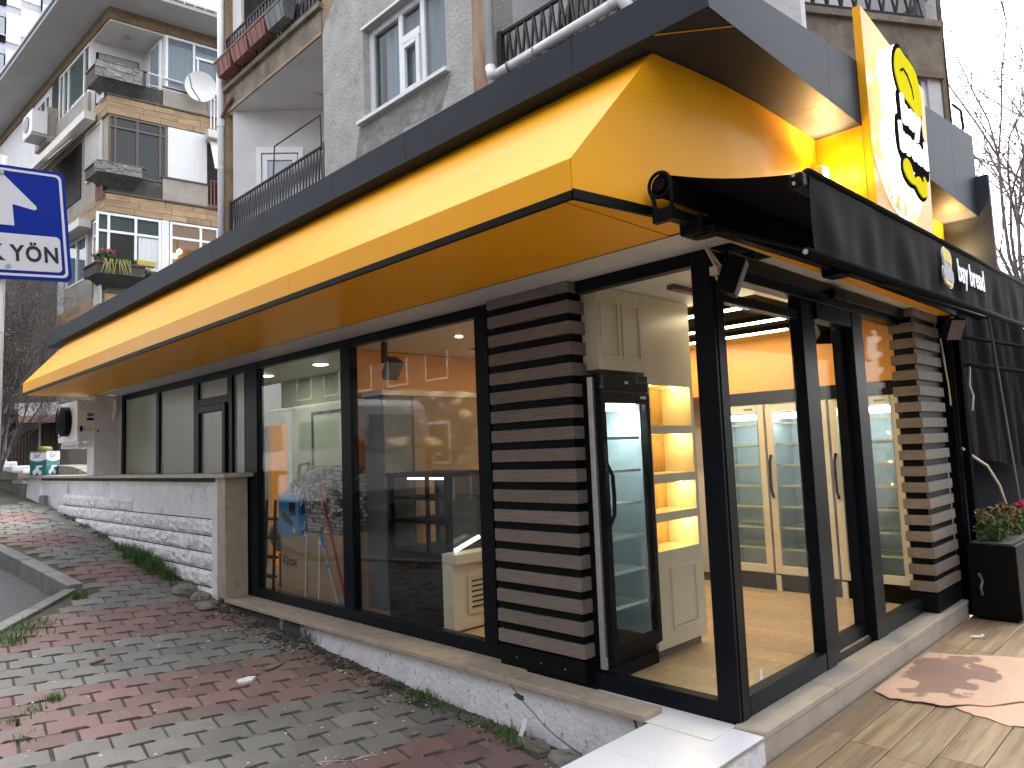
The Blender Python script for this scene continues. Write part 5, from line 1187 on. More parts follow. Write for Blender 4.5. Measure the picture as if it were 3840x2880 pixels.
obj('bay_back_wall', bay(0,LB-.05,6.21,TOP,-1.3,-1.2), m_lightrender, ap); obj('bay_door', bay(LB-1.5,LB-.9,6.21,8.2,-1.19,-1.15), m_brownframe, ap); obj('bay_side', bay(LB-.06,LB+.06,6.6,TOP,-1.19,-.12), m_lightrender, ap)
ds = obj('end_wall', bay(LB+.0,LB+.26,3.79,TOP,-1.6,-.30), m_concrete, ap); obj('end_strip', bay(LB-.025,LB+.03,3.79,6.12,-.2,-.04), m_brownband, ap); obj('edge_post', bay(LB+.27,LB+.33,5.0,TOP,-.5,-.3), m_darkcon, ap)
dk = thing('dark_downpipe','dark square downpipe and black cable at the right end of the corner bay','pipe',(5.3,-.3,5)); obj('pipe', bay(LB+.04,LB+.13,4.4,6.05,-.24,-.12), m_black, dk)
q = lambda s,z,d: A2+dB*s+nB*d+Vector((0,0,z)); obj('cable', MB().tube([q(LB+.14,5.3,-.1),q(LB+.20,5.2,-.05),q(LB+.21,5.0,-.05),q(LB+.13,4.82,-.1)],.014,6), m_black, dk)
obj('roof_parapet', MB().box(XB2,4.5,2.5,9.7,TOP,TOP+.2), m_stainedcon, ap)

# ================================================================== TAN STONE BLOCK AT THE LEFT
bgb = thing('stone_block_flats','beige apartment block with tan stone bands, wide eaves and corner planters','building',(4,24,1))
c0 = Vector((2.3,20.26,0)); aR, aL = R_(-8), R_(93)
dR = Vector((math.cos(aR),math.sin(aR),0)); nR = Vector((math.sin(aR),-math.cos(aR),0)); dL = Vector((math.cos(aL),math.sin(aL),0)); nL = Vector((-math.sin(aL),math.cos(aL),0))
def FB_(mb, f, s0,s1,z0,z1,d0,d1):
    d,n = (dR,nR) if f == 'R' else (dL,nL); Z = Vector((0,0,1)); P_ = lambda s,z,o: c0+d*s+n*o+Z*z
    return mb.hexa([P_(s0,z0,d0),P_(s1,z0,d0),P_(s1,z0,d1),P_(s0,z0,d1),P_(s0,z1,d0),P_(s1,z1,d0),P_(s1,z1,d1),P_(s0,z1,d1)])
def fb(f,*a): return FB_(MB(),f,*a)
def plan(pts, z0, z1): return MB().prism([c0+dR*a+dL*b+Vector((0,0,z0)) for a,b in pts], (0,0,z1-z0))
obj('main_wall', plan([(0,0),(7,0),(7,16),(0,16)],.5,12.36), m_beige, bgb)
obj('top_wall', plan([(1.46,0),(7,0),(7,16),(0,16),(0,1.5),(1.46,1.5)],12.361,14.75), m_lightrender, bgb)
obj('loggia_ceiling', plan([(0,0),(1.46,0),(1.46,1.5),(0,1.5)],14.70,14.749), m_soffit, bgb)
obj('roof_band', plan([(-.06,-.06),(7,-.06),(7,16),(-.06,16)],14.751,15.10), m_brownband, bgb)
obj('eave', plan([(-1.2,-1.2),(8,-1.2),(8,17),(-1.2,17)],15.101,15.22), m_eave, bgb)
mb = MB()
for i in range(60): FB_(mb,'L',-1.2+.3*i,-.92+.3*i,15.221,15.30,1.14,1.24)
for i in range(26): FB_(mb,'R',-1.2+.3*i,-.92+.3*i,15.221,15.30,1.14,1.24)
obj('eave_tiles', mb, m_galv, bgb, kind='stuff')
for (z0,n) in ((11.82,3),(8.87,3),(5.95,3)):
    for k in range(n):
        za, zb = z0+.185*k, z0+.185*(k+1)-.008; s = -.06
        while s < 3.4:
            L_ = random.uniform(.5,1.0); obj('band_stone', fb('R',s,min(s+L_-.01,3.4),za,zb,.001,.06+random.uniform(0,.012)), m_bandstone, bgb); s += L_
        s = .0
        while s < 9.0:
            L_ = random.uniform(.7,1.2); obj('band_stone', fb('L',s,s+L_-.01,za,zb,.001,.06+random.uniform(0,.012)), m_bandstone, bgb); s += L_
    obj('band_capping', fb('R',-.09,3.4,z0+.556,z0+.60,.0005,.11), m_brownframe, bgb)
def window(f, s0, s1, z0, z1, divs, mframe=m_pvc, transom=None, glassm=None, behind=None, d=.06, wdt=.07):
    mb = MB(); e = .002
    FB_(mb,f,s0,s0+wdt,z0,z1,e,d); FB_(mb,f,s1-wdt,s1,z0,z1,e,d); FB_(mb,f,s0+wdt,s1-wdt,z1-wdt,z1,e,d); FB_(mb,f,s0+wdt,s1-wdt,z0,z0+wdt,e,d)
    for v in divs: FB_(mb,f,v-wdt/2,v+wdt/2,z0+wdt,z1-wdt,e,d)
    if transom: 
        ed = [s0+wdt]+[x for v in divs for x in (v-wdt/2,v+wdt/2)]+[s1-wdt]
        for a,b in zip(ed[::2],ed[1::2]): FB_(mb,f,a,b,transom-wdt/2,transom+wdt/2,e,d)
    w_ = obj('window', mb, mframe, bgb); 
    obj('pane', fb(f,s0+wdt*.5,s1-wdt*.5,z0+wdt*.5,z1-wdt*.5,.012,.020), m_pane, w_)
    obj('backing', fb(f,s0+wdt*.5,s1-wdt*.5,z0+wdt*.5,z1-wdt*.5,.003,.008), behind or m_curtain2, w_)
    return w_
window('R',1.50,3.5,13.0,14.72,[2.32,3.1],transom=None,behind=m_curtain)
obj('fanlight_bar', fb('R',2.36,3.06,14.2,14.28,.021,.07), m_pvc, bgb); obj('sash', fb('R',2.40,2.46,13.1,14.2,.021,.07), m_pvc, bgb); obj('sash', fb('R',2.98,3.04,13.1,14.2,.021,.07), m_pvc, bgb)
lw = obj('loggia_window', plan([(.10,1.44),(1.28,1.44),(1.28,1.49),(.10,1.49)],12.6,14.35), m_black, bgb); obj('curtain', plan([(.16,1.425),(1.25,1.425),(1.25,1.438),(.16,1.438)],12.6,14.32), m_curtain2, lw)
sw = obj('side_window', plan([(1.40,.15),(1.458,.15),(1.458,.9),(1.40,.9)],12.6,14.6), m_pvc, bgb); obj('pane', plan([(1.385,.22),(1.398,.22),(1.398,.82),(1.385,.82)],12.8,14.5), m_towerpane, sw)
obj('loggia_lamp', MB().blob(c0+dR*.7+dL*.7+Vector((0,0,14.66)),(.11,.11,.05),10), m_galv, bgb)
for (za,zb,m_) in ((12.42,13.12,m_darkstone),(9.62,10.16,m_darkstone),(6.70,7.24,m_darkcon)):
    pb = obj('corner_planter', plan([(-.42,-.48),(.80,-.48),(.80,-.02),(-.02,-.02),(-.02,.55),(-.42,.55)],za+.25,zb), m_darkcon, bgb)
    if m_ is m_darkstone:
        for k in range(5):
            s = -.42
            zz = za+.25+(zb-za-.25)*k/5; zh = (zb-za-.25)/5-.006
            while s < .79:
                L_ = random.uniform(.12,.3); e_ = min(s+L_-.006,.80); obj('veneer_stone', fb('R',s,e_,zz,zz+zh,.481,.50+random.uniform(0,.035)), m_darkstone, pb); s += L_
    obj('capping', plan([(-.46,-.53),(.83,-.53),(.83,-.02),(-.02,-.02),(-.02,.58),(-.46,.58)],zb+.001,zb+.04), m_brownframe, pb)
    obj('planter_underside', MB().hexa([c0+dR*a+dL*b+Vector((0,0,z)) for a,b,z in ((-.05,-.05,za-.05),(.6,-.05,za-.05),(.6,.3,za-.05),(-.05,.3,za-.05),(-.42,-.48,za+.249),(.80,-.48,za+.249),(.80,.0,za+.249),(-.42,.3,za+.249))]), m_darkcon, bgb)
obj('dark_parapet', fb('R',-.02,1.42,12.42,12.90,.001,.05), m_darkcon, bgb); obj('tan_parapet', fb('R',1.43,2.72,12.42,12.98,.001,.10), m_beige, bgb); obj('parapet_capping', fb('R',1.40,2.75,12.981,13.02,.0,.14), m_brownframe, bgb)
obj('dark_parapet', fb('R',-.02,1.42,9.48,9.95,.001,.05), m_darkcon, bgb); obj('tan_parapet', fb('R',1.43,2.72,9.48,10.15,.001,.10), m_beige, bgb); obj('parapet_capping', fb('R',1.40,2.75,10.151,10.19,.0,.14), m_brownframe, bgb); obj('dark_parapet', fb('R',-.02,1.42,6.52,7.15,.001,.05), m_darkcon, bgb)
hr = MB().tube([c0+dR*s+nR*d+Vector((0,0,z)) for s,d,z in ((.1,.1,13.2),(.2,.1,13.36),(1.45,.1,13.30),(2.0,.1,13.28))],.025,6); hr.tube([c0+dR*.7+nR*.1+Vector((0,0,12.95)),c0+dR*1.45+nR*.1+Vector((0,0,12.95)),c0+dR*2.0+nR*.1+Vector((0,0,12.92))],.02,6); obj('handrail', hr, m_pvc, bgb)
for (f,s,z0,z1,n,m_) in (('R',2.78,12.0,13.15,8,m_pvc),('R',2.78,9.4,10.3,8,m_terra),('L',.05,12.3,13.0,6,m_pvc),('L',.05,9.3,10.0,6,m_terra),('L',.05,6.2,7.3,6,m_pvc)):
    mb = MB()
    for k in range(n): FB_(mb,f,s+.10*k,s+.10*k+.035,z0,z1,.12,.155)
    FB_(mb,f,s,s+.1*n,z1,z1+.03,.12,.155); obj('balcony_bars', mb, m_, bgb)
window('R',-.02,1.54,10.0,11.80,[.16,.74,1.36],m_brownframe,11.45,behind=m_darkroom,wdt=.06); obj('white_panel', fb('R',1.58,2.70,10.2,11.80,.001,.04), m_white, bgb)
window('R',-.30,1.40,7.25,8.84,[.02,.72],m_pvc,8.30,behind=m_curtain2); obj('curtain', fb('R',.80,1.34,7.3,8.24,.021,.028), m_curtain, bgb); obj('open_dark', fb('R',.08,.64,7.3,8.24,.021,.027), m_darkroom, bgb)
obj('pilaster', fb('R',1.41,1.62,6.6,8.86,.001,.05), m_white, bgb)
ww = window('R',1.64,3.05,7.25,8.84,[2.52],m_pvc,8.36,behind=mat('lit_room',(.30,.15,.07),(.22,.10,.05),1,.8,emit=(.9,.35,.12),estr=.045))
ch = thing('chandelier','glowing globe chandelier in the warm lit window of the beige block','lamp',tuple(c0+dR*2.1+nR*.1+Vector((0,0,7.8))))
ch_m = emis('globe_glow',(1,.74,.42),2.5)
for (s,z) in ((1.78,7.79),(1.90,7.94)): obj('globe', MB().blob(c0+dR*s+nR*.09+Vector((0,0,z)),.075,12), ch_m, ch, smooth=True)
obj('stem', MB().tube([c0+dR*1.86+nR*.09+Vector((0,0,8.3)),c0+dR*1.86+nR*.09+Vector((0,0,7.9))],.012,6), m_brownframe, ch)
window('R',3.07,3.6,7.0,8.9,[3.33],m_pvc,8.2)
# blind on the right and hung panel
bl = thing('sun_blind','cream cassette sun blind with its panel propped out near the corner drainpipe','blind',tuple(c0+dR*2.9+Vector((0,0,11.6))))
obj('cassette', fb('R',2.62,3.4,11.55,11.80,.12,.55), m_shutter, bl); obj('blind_panel', MB().hexa([c0+dR*s+nR*d+Vector((0,0,z)) for s,d,z in ((2.72,.9,10.42),(3.3,.9,10.42),(3.3,.93,10.43),(2.72,.93,10.43),(2.72,.30,11.54),(3.3,.30,11.54),(3.3,.34,11.55),(2.72,.34,11.55))]), m_shutter, bl); obj('dark_opening', fb('R',2.73,3.4,9.6,11.54,.001,.02), m_darkroom, bl)
# satellite dish
sdh = thing('satellite_dish','white satellite dish on the parapet of the beige block','dish',tuple(c0+dR*2.5+nR*.5+Vector((0,0,13.0))))
cc_ = c0+dR*2.42+nR*.45+Vector((0,0,13.10)); dn = (Vector((-3.9,-2.2,4.5))-cc_).normalized(); dn = (dn+nR*.2+Vector((0,0,.15))).normalized(); s_ = dn.orthogonal().normalized(); t_ = dn.cross(s_)
mb = MB(); rr = [0,.15,.3,.40,.455]
for k,r_ in enumerate(rr):
    for i in range(28): a = 2*math.pi*i/28; mb.v.append(cc_+s_*r_*math.cos(a)+t_*r_*math.sin(a)+dn*(r_*r_*.55))
for k in range(4):
    for i in range(28): mb.f.append((k*28+i,k*28+(i+1)%28,(k+1)*28+(i+1)%28,(k+1)*28+i)); mb.m.append(0)
obj('reflector', mb, m_white, sdh, smooth=True); obj('feed_arm', MB().tube([cc_+Vector((0,0,-.45)),cc_+dn*.45+Vector((-.28,0,-.25)),cc_+dn*.5+Vector((-.36,0,.12))],.018,6), m_greyplastic, sdh); obj('mast', MB().tube([cc_-dn*.05,cc_-dn*.15+Vector((.1,0,-.55))],.03,6), m_galv, sdh)
# left face
window('L',1.55,4.5,13.05,14.66,[2.05,3.55,4.05],m_pvc,None,behind=m_curtain2); window('L',5.5,7.2,13.0,14.5,[6.0,6.6],m_pvc,13.9)
obj('spandrel', fb('L',1.5,4.6,12.40,13.04,.001,.10), m_beige, bgb); obj('parapet_wall', fb('L',4.62,6.0,12.4,13.6,.001,.35), m_beige, bgb)
obj('dark_return', fb('L',4.62,5.3,13.0,14.74,.001,.04), m_darkroom, bgb)
obj('awning_cassette', fb('L',.75,6.8,11.83,12.08,.12,.42), m_shutter, bgb)
window('L',.45,1.80,10.2,11.80,[],m_shutter,None,behind=m_shutter)
mb = MB()
for k in range(18): FB_(mb,'L',.55,1.72,10.28+.08*k,10.335+.08*k,.021,.04)
obj('roller_slats', mb, m_shutter, bgb); obj('dark_opening', fb('L',2.3,5.2,9.9,11.7,.001,.03), m_darkroom, bgb)
obj('tilted_blind', MB().hexa([c0+dL*s+nL*d+Vector((0,0,z)) for s,d,z in ((2.3,.9,10.9),(4.8,.9,10.9),(4.8,.93,10.9),(2.3,.93,10.9),(2.3,.25,11.75),(4.8,.25,11.75),(4.8,.29,11.75),(2.3,.29,11.75))]), m_shutter, bgb)
window('L',.10,1.05,7.30,8.82,[.55],m_pvc,8.35); window('L',1.6,3.5,7.2,8.6,[2.5],m_pvc,None,behind=m_curtain); obj('shutter_box', fb('L',1.0,3.6,8.62,8.86,.12,.45), m_shutter, bgb)
obj('spandrel', fb('L',1.1,3.6,6.5,7.19,.001,.05), m_beige, bgb); obj('white_strip', fb('L',3.8,5.3,6.4,8.8,.001,.04), m_lightrender, bgb)
gl = window('L',5.4,8.0,7.0,8.6,[6.0,6.6,7.3],m_pvc,None,behind=m_curtain); 
mb = MB()
for k in range(9): FB_(mb,'L',5.4+.3*k,5.43+.3*k,6.9,8.6,.30,.33)
for z in (7.0,7.5,8.0,8.5): FB_(mb,'L',5.4,8.0,z,z+.03,.335,.35)
obj('window_grille', mb, m_pvc, bgb)
acu = thing('outdoor_unit','white air conditioner outdoor unit bracketed on the beige block','air conditioner',tuple(c0+dL*5+nL*.4+Vector((0,0,13))))
obj('casing', fb('L',4.55,5.55,12.60,13.35,.36,.80), m_white, acu); obj('fan_grille', MB().cyl(c0+dL*5.15+nL*.801+Vector((0,0,12.98)),c0+dL*5.15+nL*.83+Vector((0,0,12.98)),.28,20), m_greyplastic, acu); obj('bracket', fb('L',4.6,5.5,12.52,12.59,.0,.8), m_galv, acu)
# geraniums and pots on the lowest corner planter
gp = thing('geraniums','red flowering geraniums in pots on the lowest corner planter','plant',tuple(c0+Vector((0,0,7.3))))
q = lambda a,b,z: tuple(c0+dR*a+dL*b+Vector((0,0,z)))
leaf_cloud('foliage', [(q(-.1,-.25,7.48),(.34,.2,.17),260),(q(.5,-.25,7.42),(.25,.15,.10),120),(q(.95,-.25,7.1),(.35,.15,.12),120)], m_leaf, gp, .04,.08); leaf_cloud('pink_petals', [(q(-.1,-.3,7.66),(.30,.15,.06),70),(q(-.4,-.2,7.5),(.1,.1,.06),20),(q(.9,-.3,7.22),(.1,.1,.05),20)], m_pink, gp, .03,.05)
mb = MB()
for i in range(16):
    a = random.uniform(-.3,.4); p = Vector(q(a,-.45,7.3)); mb.tube([p,p+Vector((random.uniform(-.1,.1),-.14,.05)),p+Vector((random.uniform(-.15,.15),-.22,-.38))],[.02,.025,.006],4)
obj('trailing_leaves', mb, mat('yellow_green_leaf',(.22,.22,.06),None,5,.7), gp, kind='stuff'); obj('pot', MB().cyl(q(-.25,-.2,7.26),q(-.25,-.2,7.42),.13,12), m_terra, gp)
tag(obj('yellow_trough', MB().box(2.95,3.45,19.75,19.95,7.32,7.46), mat('yellow_plastic',(.45,.35,.05),None,5,.6)), 'small yellow flower trough on the sill of the white window', 'planter')
# pale far tower
tw = thing('tower_block','pale modern tower block with dark window columns far behind','building',(8,62,0))
tx = lambda x: -3.88+(x+3.88)*1.36; tz_ = lambda z: 1.58+(z-1.58)*1.36
obj('main_wall', MB().box(-8,16,62.4,80,0,55), m_towergrey, tw)
for k in range(-4,5):
    o_ = k*3.0+37.0
    obj('white_panel', MB().box(6.62,7.55,62.30,62.399,o_-3.0+.62,o_-.02), m_towerwhite, tw); obj('white_panel', MB().box(7.56,8.85,62.33,62.399,o_-2.2+.62,o_+.78), m_towerwhite, tw)
    wq = obj('window', MB().box(5.2,6.58,62.25,62.399,o_-2.55,o_-.5), m_black, tw); obj('pane', MB().box(5.25,6.50,62.22,62.249,o_-2.0,o_-.6), m_towerpane, wq); obj('railing', MB().box(5.2,6.6,62.15,62.2,o_-2.05,o_-1.98), m_white, wq)
    wq = obj('window', MB().box(8.9,10.6,62.25,62.399,o_-1.9,o_-.1), m_black, tw); obj('pane', MB().box(8.98,9.75,62.22,62.249,o_-1.5,o_-.3), m_towerpane, wq); obj('pane', MB().box(9.85,10.5,62.22,62.249,o_-1.5,o_-.3), m_towerpane, wq); obj('balcony_unit', MB().box(8.95,9.8,61.9,62.2,o_-2.2,o_-1.55), m_white, wq)
# ================================================================== STREET LEFT: sign, hedge, shops, condenser, tin
random.seed(11)
sg = thing('one_way_sign','blue square one way road sign with white arrow reading TEK YON on a steel pole','sign',(-3.135,2.322,2.885))
RS = Matrix.Translation((-3.135,2.322,2.885)) @ Matrix.Rotation(R_(-4.6),4,'Y')
def spr(pts, y, th): 
    mb = MB(); mb.prism([RS @ Vector((x,y,z)) for x,z in pts][::-1], RS.to_3x3() @ Vector((0,th,0))); return mb
def rrect(x0,x1,z0,z1,r,n=6):
    out = []
    for (cx_,cz_,a0) in ((x1-r,z1-r,0),(x0+r,z1-r,90),(x0+r,z0+r,180),(x1-r,z0+r,270)):
        for i in range(n+1): a = R_(a0+90*i/n); out.append((cx_+r*math.cos(a),cz_+r*math.sin(a)))
    return out
plate = obj('plate', spr(rrect(-.292,.292,-.305,.305,.03),-.004,.008), m_blue, sg); obj('back_plate', spr(rrect(-.294,.294,-.307,.307,.03),.0045,.012), m_alu_back, sg)
o_, i_ = rrect(-.275,.275,-.288,.288,.028), rrect(-.262,.262,-.275,.275,.022); mb = MB(); n = len(o_)
for k in range(n): a,b,c,d = o_[k],o_[(k+1)%n],i_[(k+1)%n],i_[k]; mb.quad(*[RS @ Vector((p[0],-.0055,p[1])) for p in (a,d,c,b)])
obj('border', mb, m_signwhite, plate)
obj('text_panel', spr(rrect(-.247,.247,-.258,-.062,.022),-.0052,.001), m_signwhite, plate)
obj('arrow', spr([(0,.262),(.146,.098),(.148,.082),(.135,.076),(.038,.098),(.040,-.018),(-.040,-.018),(-.038,.098),(-.135,.076),(-.148,.082),(-.146,.098)],-.0052,.001), m_signwhite, plate)
for s_w,x_w in (('TEK',-.232),('YÖN',.010)):
    text_obj(s_w, .118, RS @ Matrix(((1.0,0,0,x_w),(0,0,-1,-.0065),(0,1,0,-.205),(0,0,0,1))), m_signblack, plate, .0004, .0035, name='lettering', space=1.16, fit=.222)
for z in (.262,-.235): obj('bolt', MB().cyl(RS @ Vector((.0,-.014,z)),RS @ Vector((.0,-.004,z)),.010,10), m_galv, plate)
pole = obj('pole', MB().cyl((-3.168,2.372,g(-3.17,2.37)-.1),(-3.150,2.372,3.25),.036,20), m_galv, sg, smooth=True)
mb = MB()
for k in range(9): a0, a1 = R_(200+15*k), R_(215+15*k); mb.quad(*[(-3.156+.0372*math.cos(a),2.372+.0372*math.sin(a),z) for a,z in ((a0,2.30),(a1,2.30),(a1,2.49),(a0,2.49))])
stk = obj('sticker', mb, m_paper, pole); mb = MB()
for k in range(16):
    z = 2.36+.0075*k; 
    if random.random() < .75: mb.quad(*[(-3.156+.0376*math.cos(a),2.372+.0376*math.sin(a),zz) for a,zz in ((R_(235),z),(R_(320),z),(R_(320),z+.0038),(R_(235),z+.0038))])
obj('printed_bars', mb, m_signblack, stk)

# condenser on the end wall
cu = thing('condenser_unit','white refrigeration condenser with black fan guard on the shop end wall','condenser',(-.45,11.6,2.3))
x0,x1,y0,y1,z0,z1 = -.645,-.25,11.08,12.25,2.0,2.665
obj('casing', MB().box(x0,x1,y0,y1,z0,z1), m_white, cu, bevel=.012)
obj('fan_ring', MB().cyl((x0-.10,11.62,2.34),(x0-.001,11.62,2.34),.245,24), m_black, cu); fg = MB()
for r_ in (.08,.14,.20,.26): fg.tube([(x0-.12-.05*(1-r_/.3),11.62+r_*math.cos(2*math.pi*i/20),2.34+r_*math.sin(2*math.pi*i/20)) for i in range(21)],.006,4)
for i in range(10): a = 2*math.pi*i/10; fg.tube([(x0-.17,11.62,2.34),(x0-.12,11.62+.28*math.cos(a),2.34+.28*math.sin(a))],.005,4)
obj('fan_guard', fg, m_black, cu)
for xx in (-.55,-.43): obj('knockout', MB().tube([(xx+.038*math.cos(2*math.pi*i/16),y0-.001,2.55+.038*math.sin(2*math.pi*i/16)) for i in range(17)],.004,4), m_greyplastic, cu)
obj('rating_plate', MB().box(-.50,-.39,y0-.002,y0-.001,2.40,2.46), m_greytrough, cu); obj('black_label', MB().box(-.505,-.385,y0-.003,y0-.0015,2.335,2.375), m_black, cu)
obj('warning_label', MB().prism([(-.50,y0-.002,2.17),(-.38,y0-.002,2.17),(-.38,y0-.002,2.21),(-.44,y0-.002,2.235)],(0,.001,0)), mat('yellow_label',(.60,.60,.05),None,5,.5), cu)
obj('pipe_stub', MB().blob((-.585,y0-.01,2.20),(.025,.02,.05),8).blob((-.345,y0-.01,2.16),(.022,.02,.018),8), m_black, cu)
for (xx,zz) in ((-.60,2.64),(-.30,2.64),(-.58,2.025),(-.32,2.025)): obj('screw', MB().cyl((xx,y0-.004,zz),(xx,y0-.001,zz),.010,8), m_greyplastic, cu)
obj('wall_bracket', MB().box(-.62,.02,11.15,11.2,1.90,1.96).box(-.62,.02,12.1,12.15,1.90,1.96).box(-.60,-.55,11.12,12.2,1.961,1.999).box(-.30,-.25,11.12,12.2,1.961,1.999), m_white, cu)
obj('pipe', MB().tube([(-.24,11.3,2.2),(-.12,11.1,2.3),(-.09,11.03,2.5),(-.09,11.03,2.68)],.03,8), m_cream, cu)
# oil tins and roller on the wall
tin = thing('oil_tin','square teal and white tin with script lettering standing on the garden wall','tin',(-.2,15.4,1.44))
Rt = Matrix.Translation((-.175,15.35,1.438)) @ Matrix.Rotation(R_(38),4,'Z'); hw = .185
def tinbox(z0,z1,e=0): return [Rt @ Vector(p) for p in ((-hw-e,-hw-e,z0),(hw+e,-hw-e,z0),(hw+e,hw+e,z0),(-hw-e,hw+e,z0),(-hw-e,-hw-e,z1),(hw+e,-hw-e,z1),(hw+e,hw+e,z1),(-hw-e,hw+e,z1))]
obj('body', MB().hexa(tinbox(0,.48)), m_tinteal, tin); mbt = MB()
for (ax,ay) in ((0,-1),(-1,0)):
    pts = []
    for k in range(9): u = -hw+2*hw*k/8; pts.append((u,.34-.05*math.cos(u/hw*1.4)))
    poly = [(hw,.47),(-hw,.47)]+pts
    mbt.prism([Rt @ (Vector((u,-hw-.002,z)) if ay else Vector((-hw-.002,-u,z))) for u,z in poly], Rt.to_3x3() @ Vector((.001*(ax == -1),.001*(ay == -1),0)))
obj('white_label', mbt, m_signwhite, tin); obj('rim', MB().hexa(tinbox(.481,.495,.003)), m_steel, tin)
text_obj('Saf', .14, Rt @ Matrix(((1,0,0,-.13),(0,0,-1,-hw-.003),(0,1,0,.365),(0,0,0,1))), m_signblack, tin, .0005, 0, shear=.4); text_obj('Saf', .13, Rt @ Matrix(((0,0,-1,-hw-.003),(-1,0,0,.12),(0,1,0,.365),(0,0,0,1))), m_signblack, tin, .0005, 0, shear=.4)
for (ax,ay) in ((0,-1),(-1,0)):
    for (u,z,a,b) in ((-.02,.12,.05,.07),(.05,.06,.04,.05),(-.08,.07,.04,.06),(.03,.19,.09,.02)):
        p = [(u+a*math.cos(k),z+b*math.sin(k)) for k in range(0,6)]
        obj('printed_shape', MB().prism([Rt @ (Vector((x,-hw-.002,y)) if ay else Vector((-hw-.002,-x,y))) for x,y in p], Rt.to_3x3() @ Vector((.001*(ax == -1),.001*(ay == -1),0))), m_curtain, tin)
tag(obj('sponge', MB().tube([(-.30,15.15,1.985),(-.05,15.55,1.985)],.055,12), m_lemon, smooth=True), 'olive paint roller sleeve lying across the teal tin', 'roller')

# low stone wall and debris beyond the garden wall
lw2 = thing('low_stone_wall','mossy low stone wall with white painted blocks beyond the garden wall','wall',(-.3,20,1))
for i,(y,L_) in enumerate(((16.4,1.1),(17.55,1.3),(18.9,1.2),(20.1,1.6))):
    for (za,zb,m_) in ((.0,.30,m_kerb),(.305,.62,m_block)):
        b = g(-.3,y)-.05; obj('stone_block', MB().box(-.36+random.uniform(-.03,.02),.0,y+.01,y+L_-.01,b+za,b+zb), m_, lw2, bevel=.03)
obj('coping', MB().prism([(-.45,16.38,1.50),(-.45,21.8,1.74),(-.45,21.8,1.55),(-.45,16.38,1.36)],(.6,0,0)), m_rubble, lw2)
tag(obj('mossy_slab', MB().prism([(.05,12.9,1.44),(.05,15.9,1.44),(.05,15.8,1.64),(.05,14.2,1.60)],(.5,0,0)), m_rubble), 'mossy broken stone slab behind the teal tin', 'slab')
# old shop row across the end of the street
sr = thing('old_shop_row','shabby old shop row with folding shutters and faded awnings at the street end','building',(1.5,25,1.5))
obj('main_wall', MB().box(-6,6,24.6,30,1.0,8.5), mat('shabby_render',(.17,.155,.14),(.10,.092,.085),3,.9,bump=.4,stain=((.10,.09,.08),1.6,.52,.7)), sr)
for k,(a,b,m_) in enumerate(((-.9,.2,m_darkcon),(.35,.75,m_galv),(.85,1.55,m_brownframe),(1.62,2.45,m_brownframe),(2.6,3.6,m_darkroom))):
    sh_ = obj('shutter', MB().box(a,b,24.5,24.599,1.5,2.95), m_, sr)
    for q in range(int((b-a)/.085)): obj('shutter_slat', MB().box(a+.085*q,a+.085*q+.06,24.46,24.499,1.52,2.93), m_, sh_)
obj('pilaster', MB().box(1.56,1.615,24.42,24.599,1.4,3.2), m_white, sr); obj('ledge', MB().box(-2,3.8,24.25,24.599,3.0,3.12), m_darkcon, sr); obj('signboard', MB().box(-.6,.9,24.4,24.599,3.3,4.0), m_greyplastic, sr)
a1 = obj('awning', MB().hexa([(.85,23.3,3.15),(2.6,23.3,3.28),(2.6,24.59,3.7),(.85,24.59,3.6),(.85,23.3,3.17),(2.6,23.3,3.30),(2.6,24.59,3.73),(.85,24.59,3.63)]), m_shutter, sr); obj('valance', MB().hexa([(.8,23.28,2.95),(2.6,23.28,3.0),(2.6,23.30,3.0),(.8,23.30,2.95),(.8,23.28,3.15),(2.6,23.28,3.28),(2.6,23.30,3.28),(.8,23.30,3.15)]), mat('faded_pink',(.42,.27,.23),(.36,.22,.18),3,.9), a1)
obj('window_display', MB().box(2.62,3.55,24.44,24.459,1.6,2.9), mat('lit_shopfront',(.35,.45,.40),(.20,.12,.08),3,.5,emit=(.6,.75,.65),estr=.04), sr)
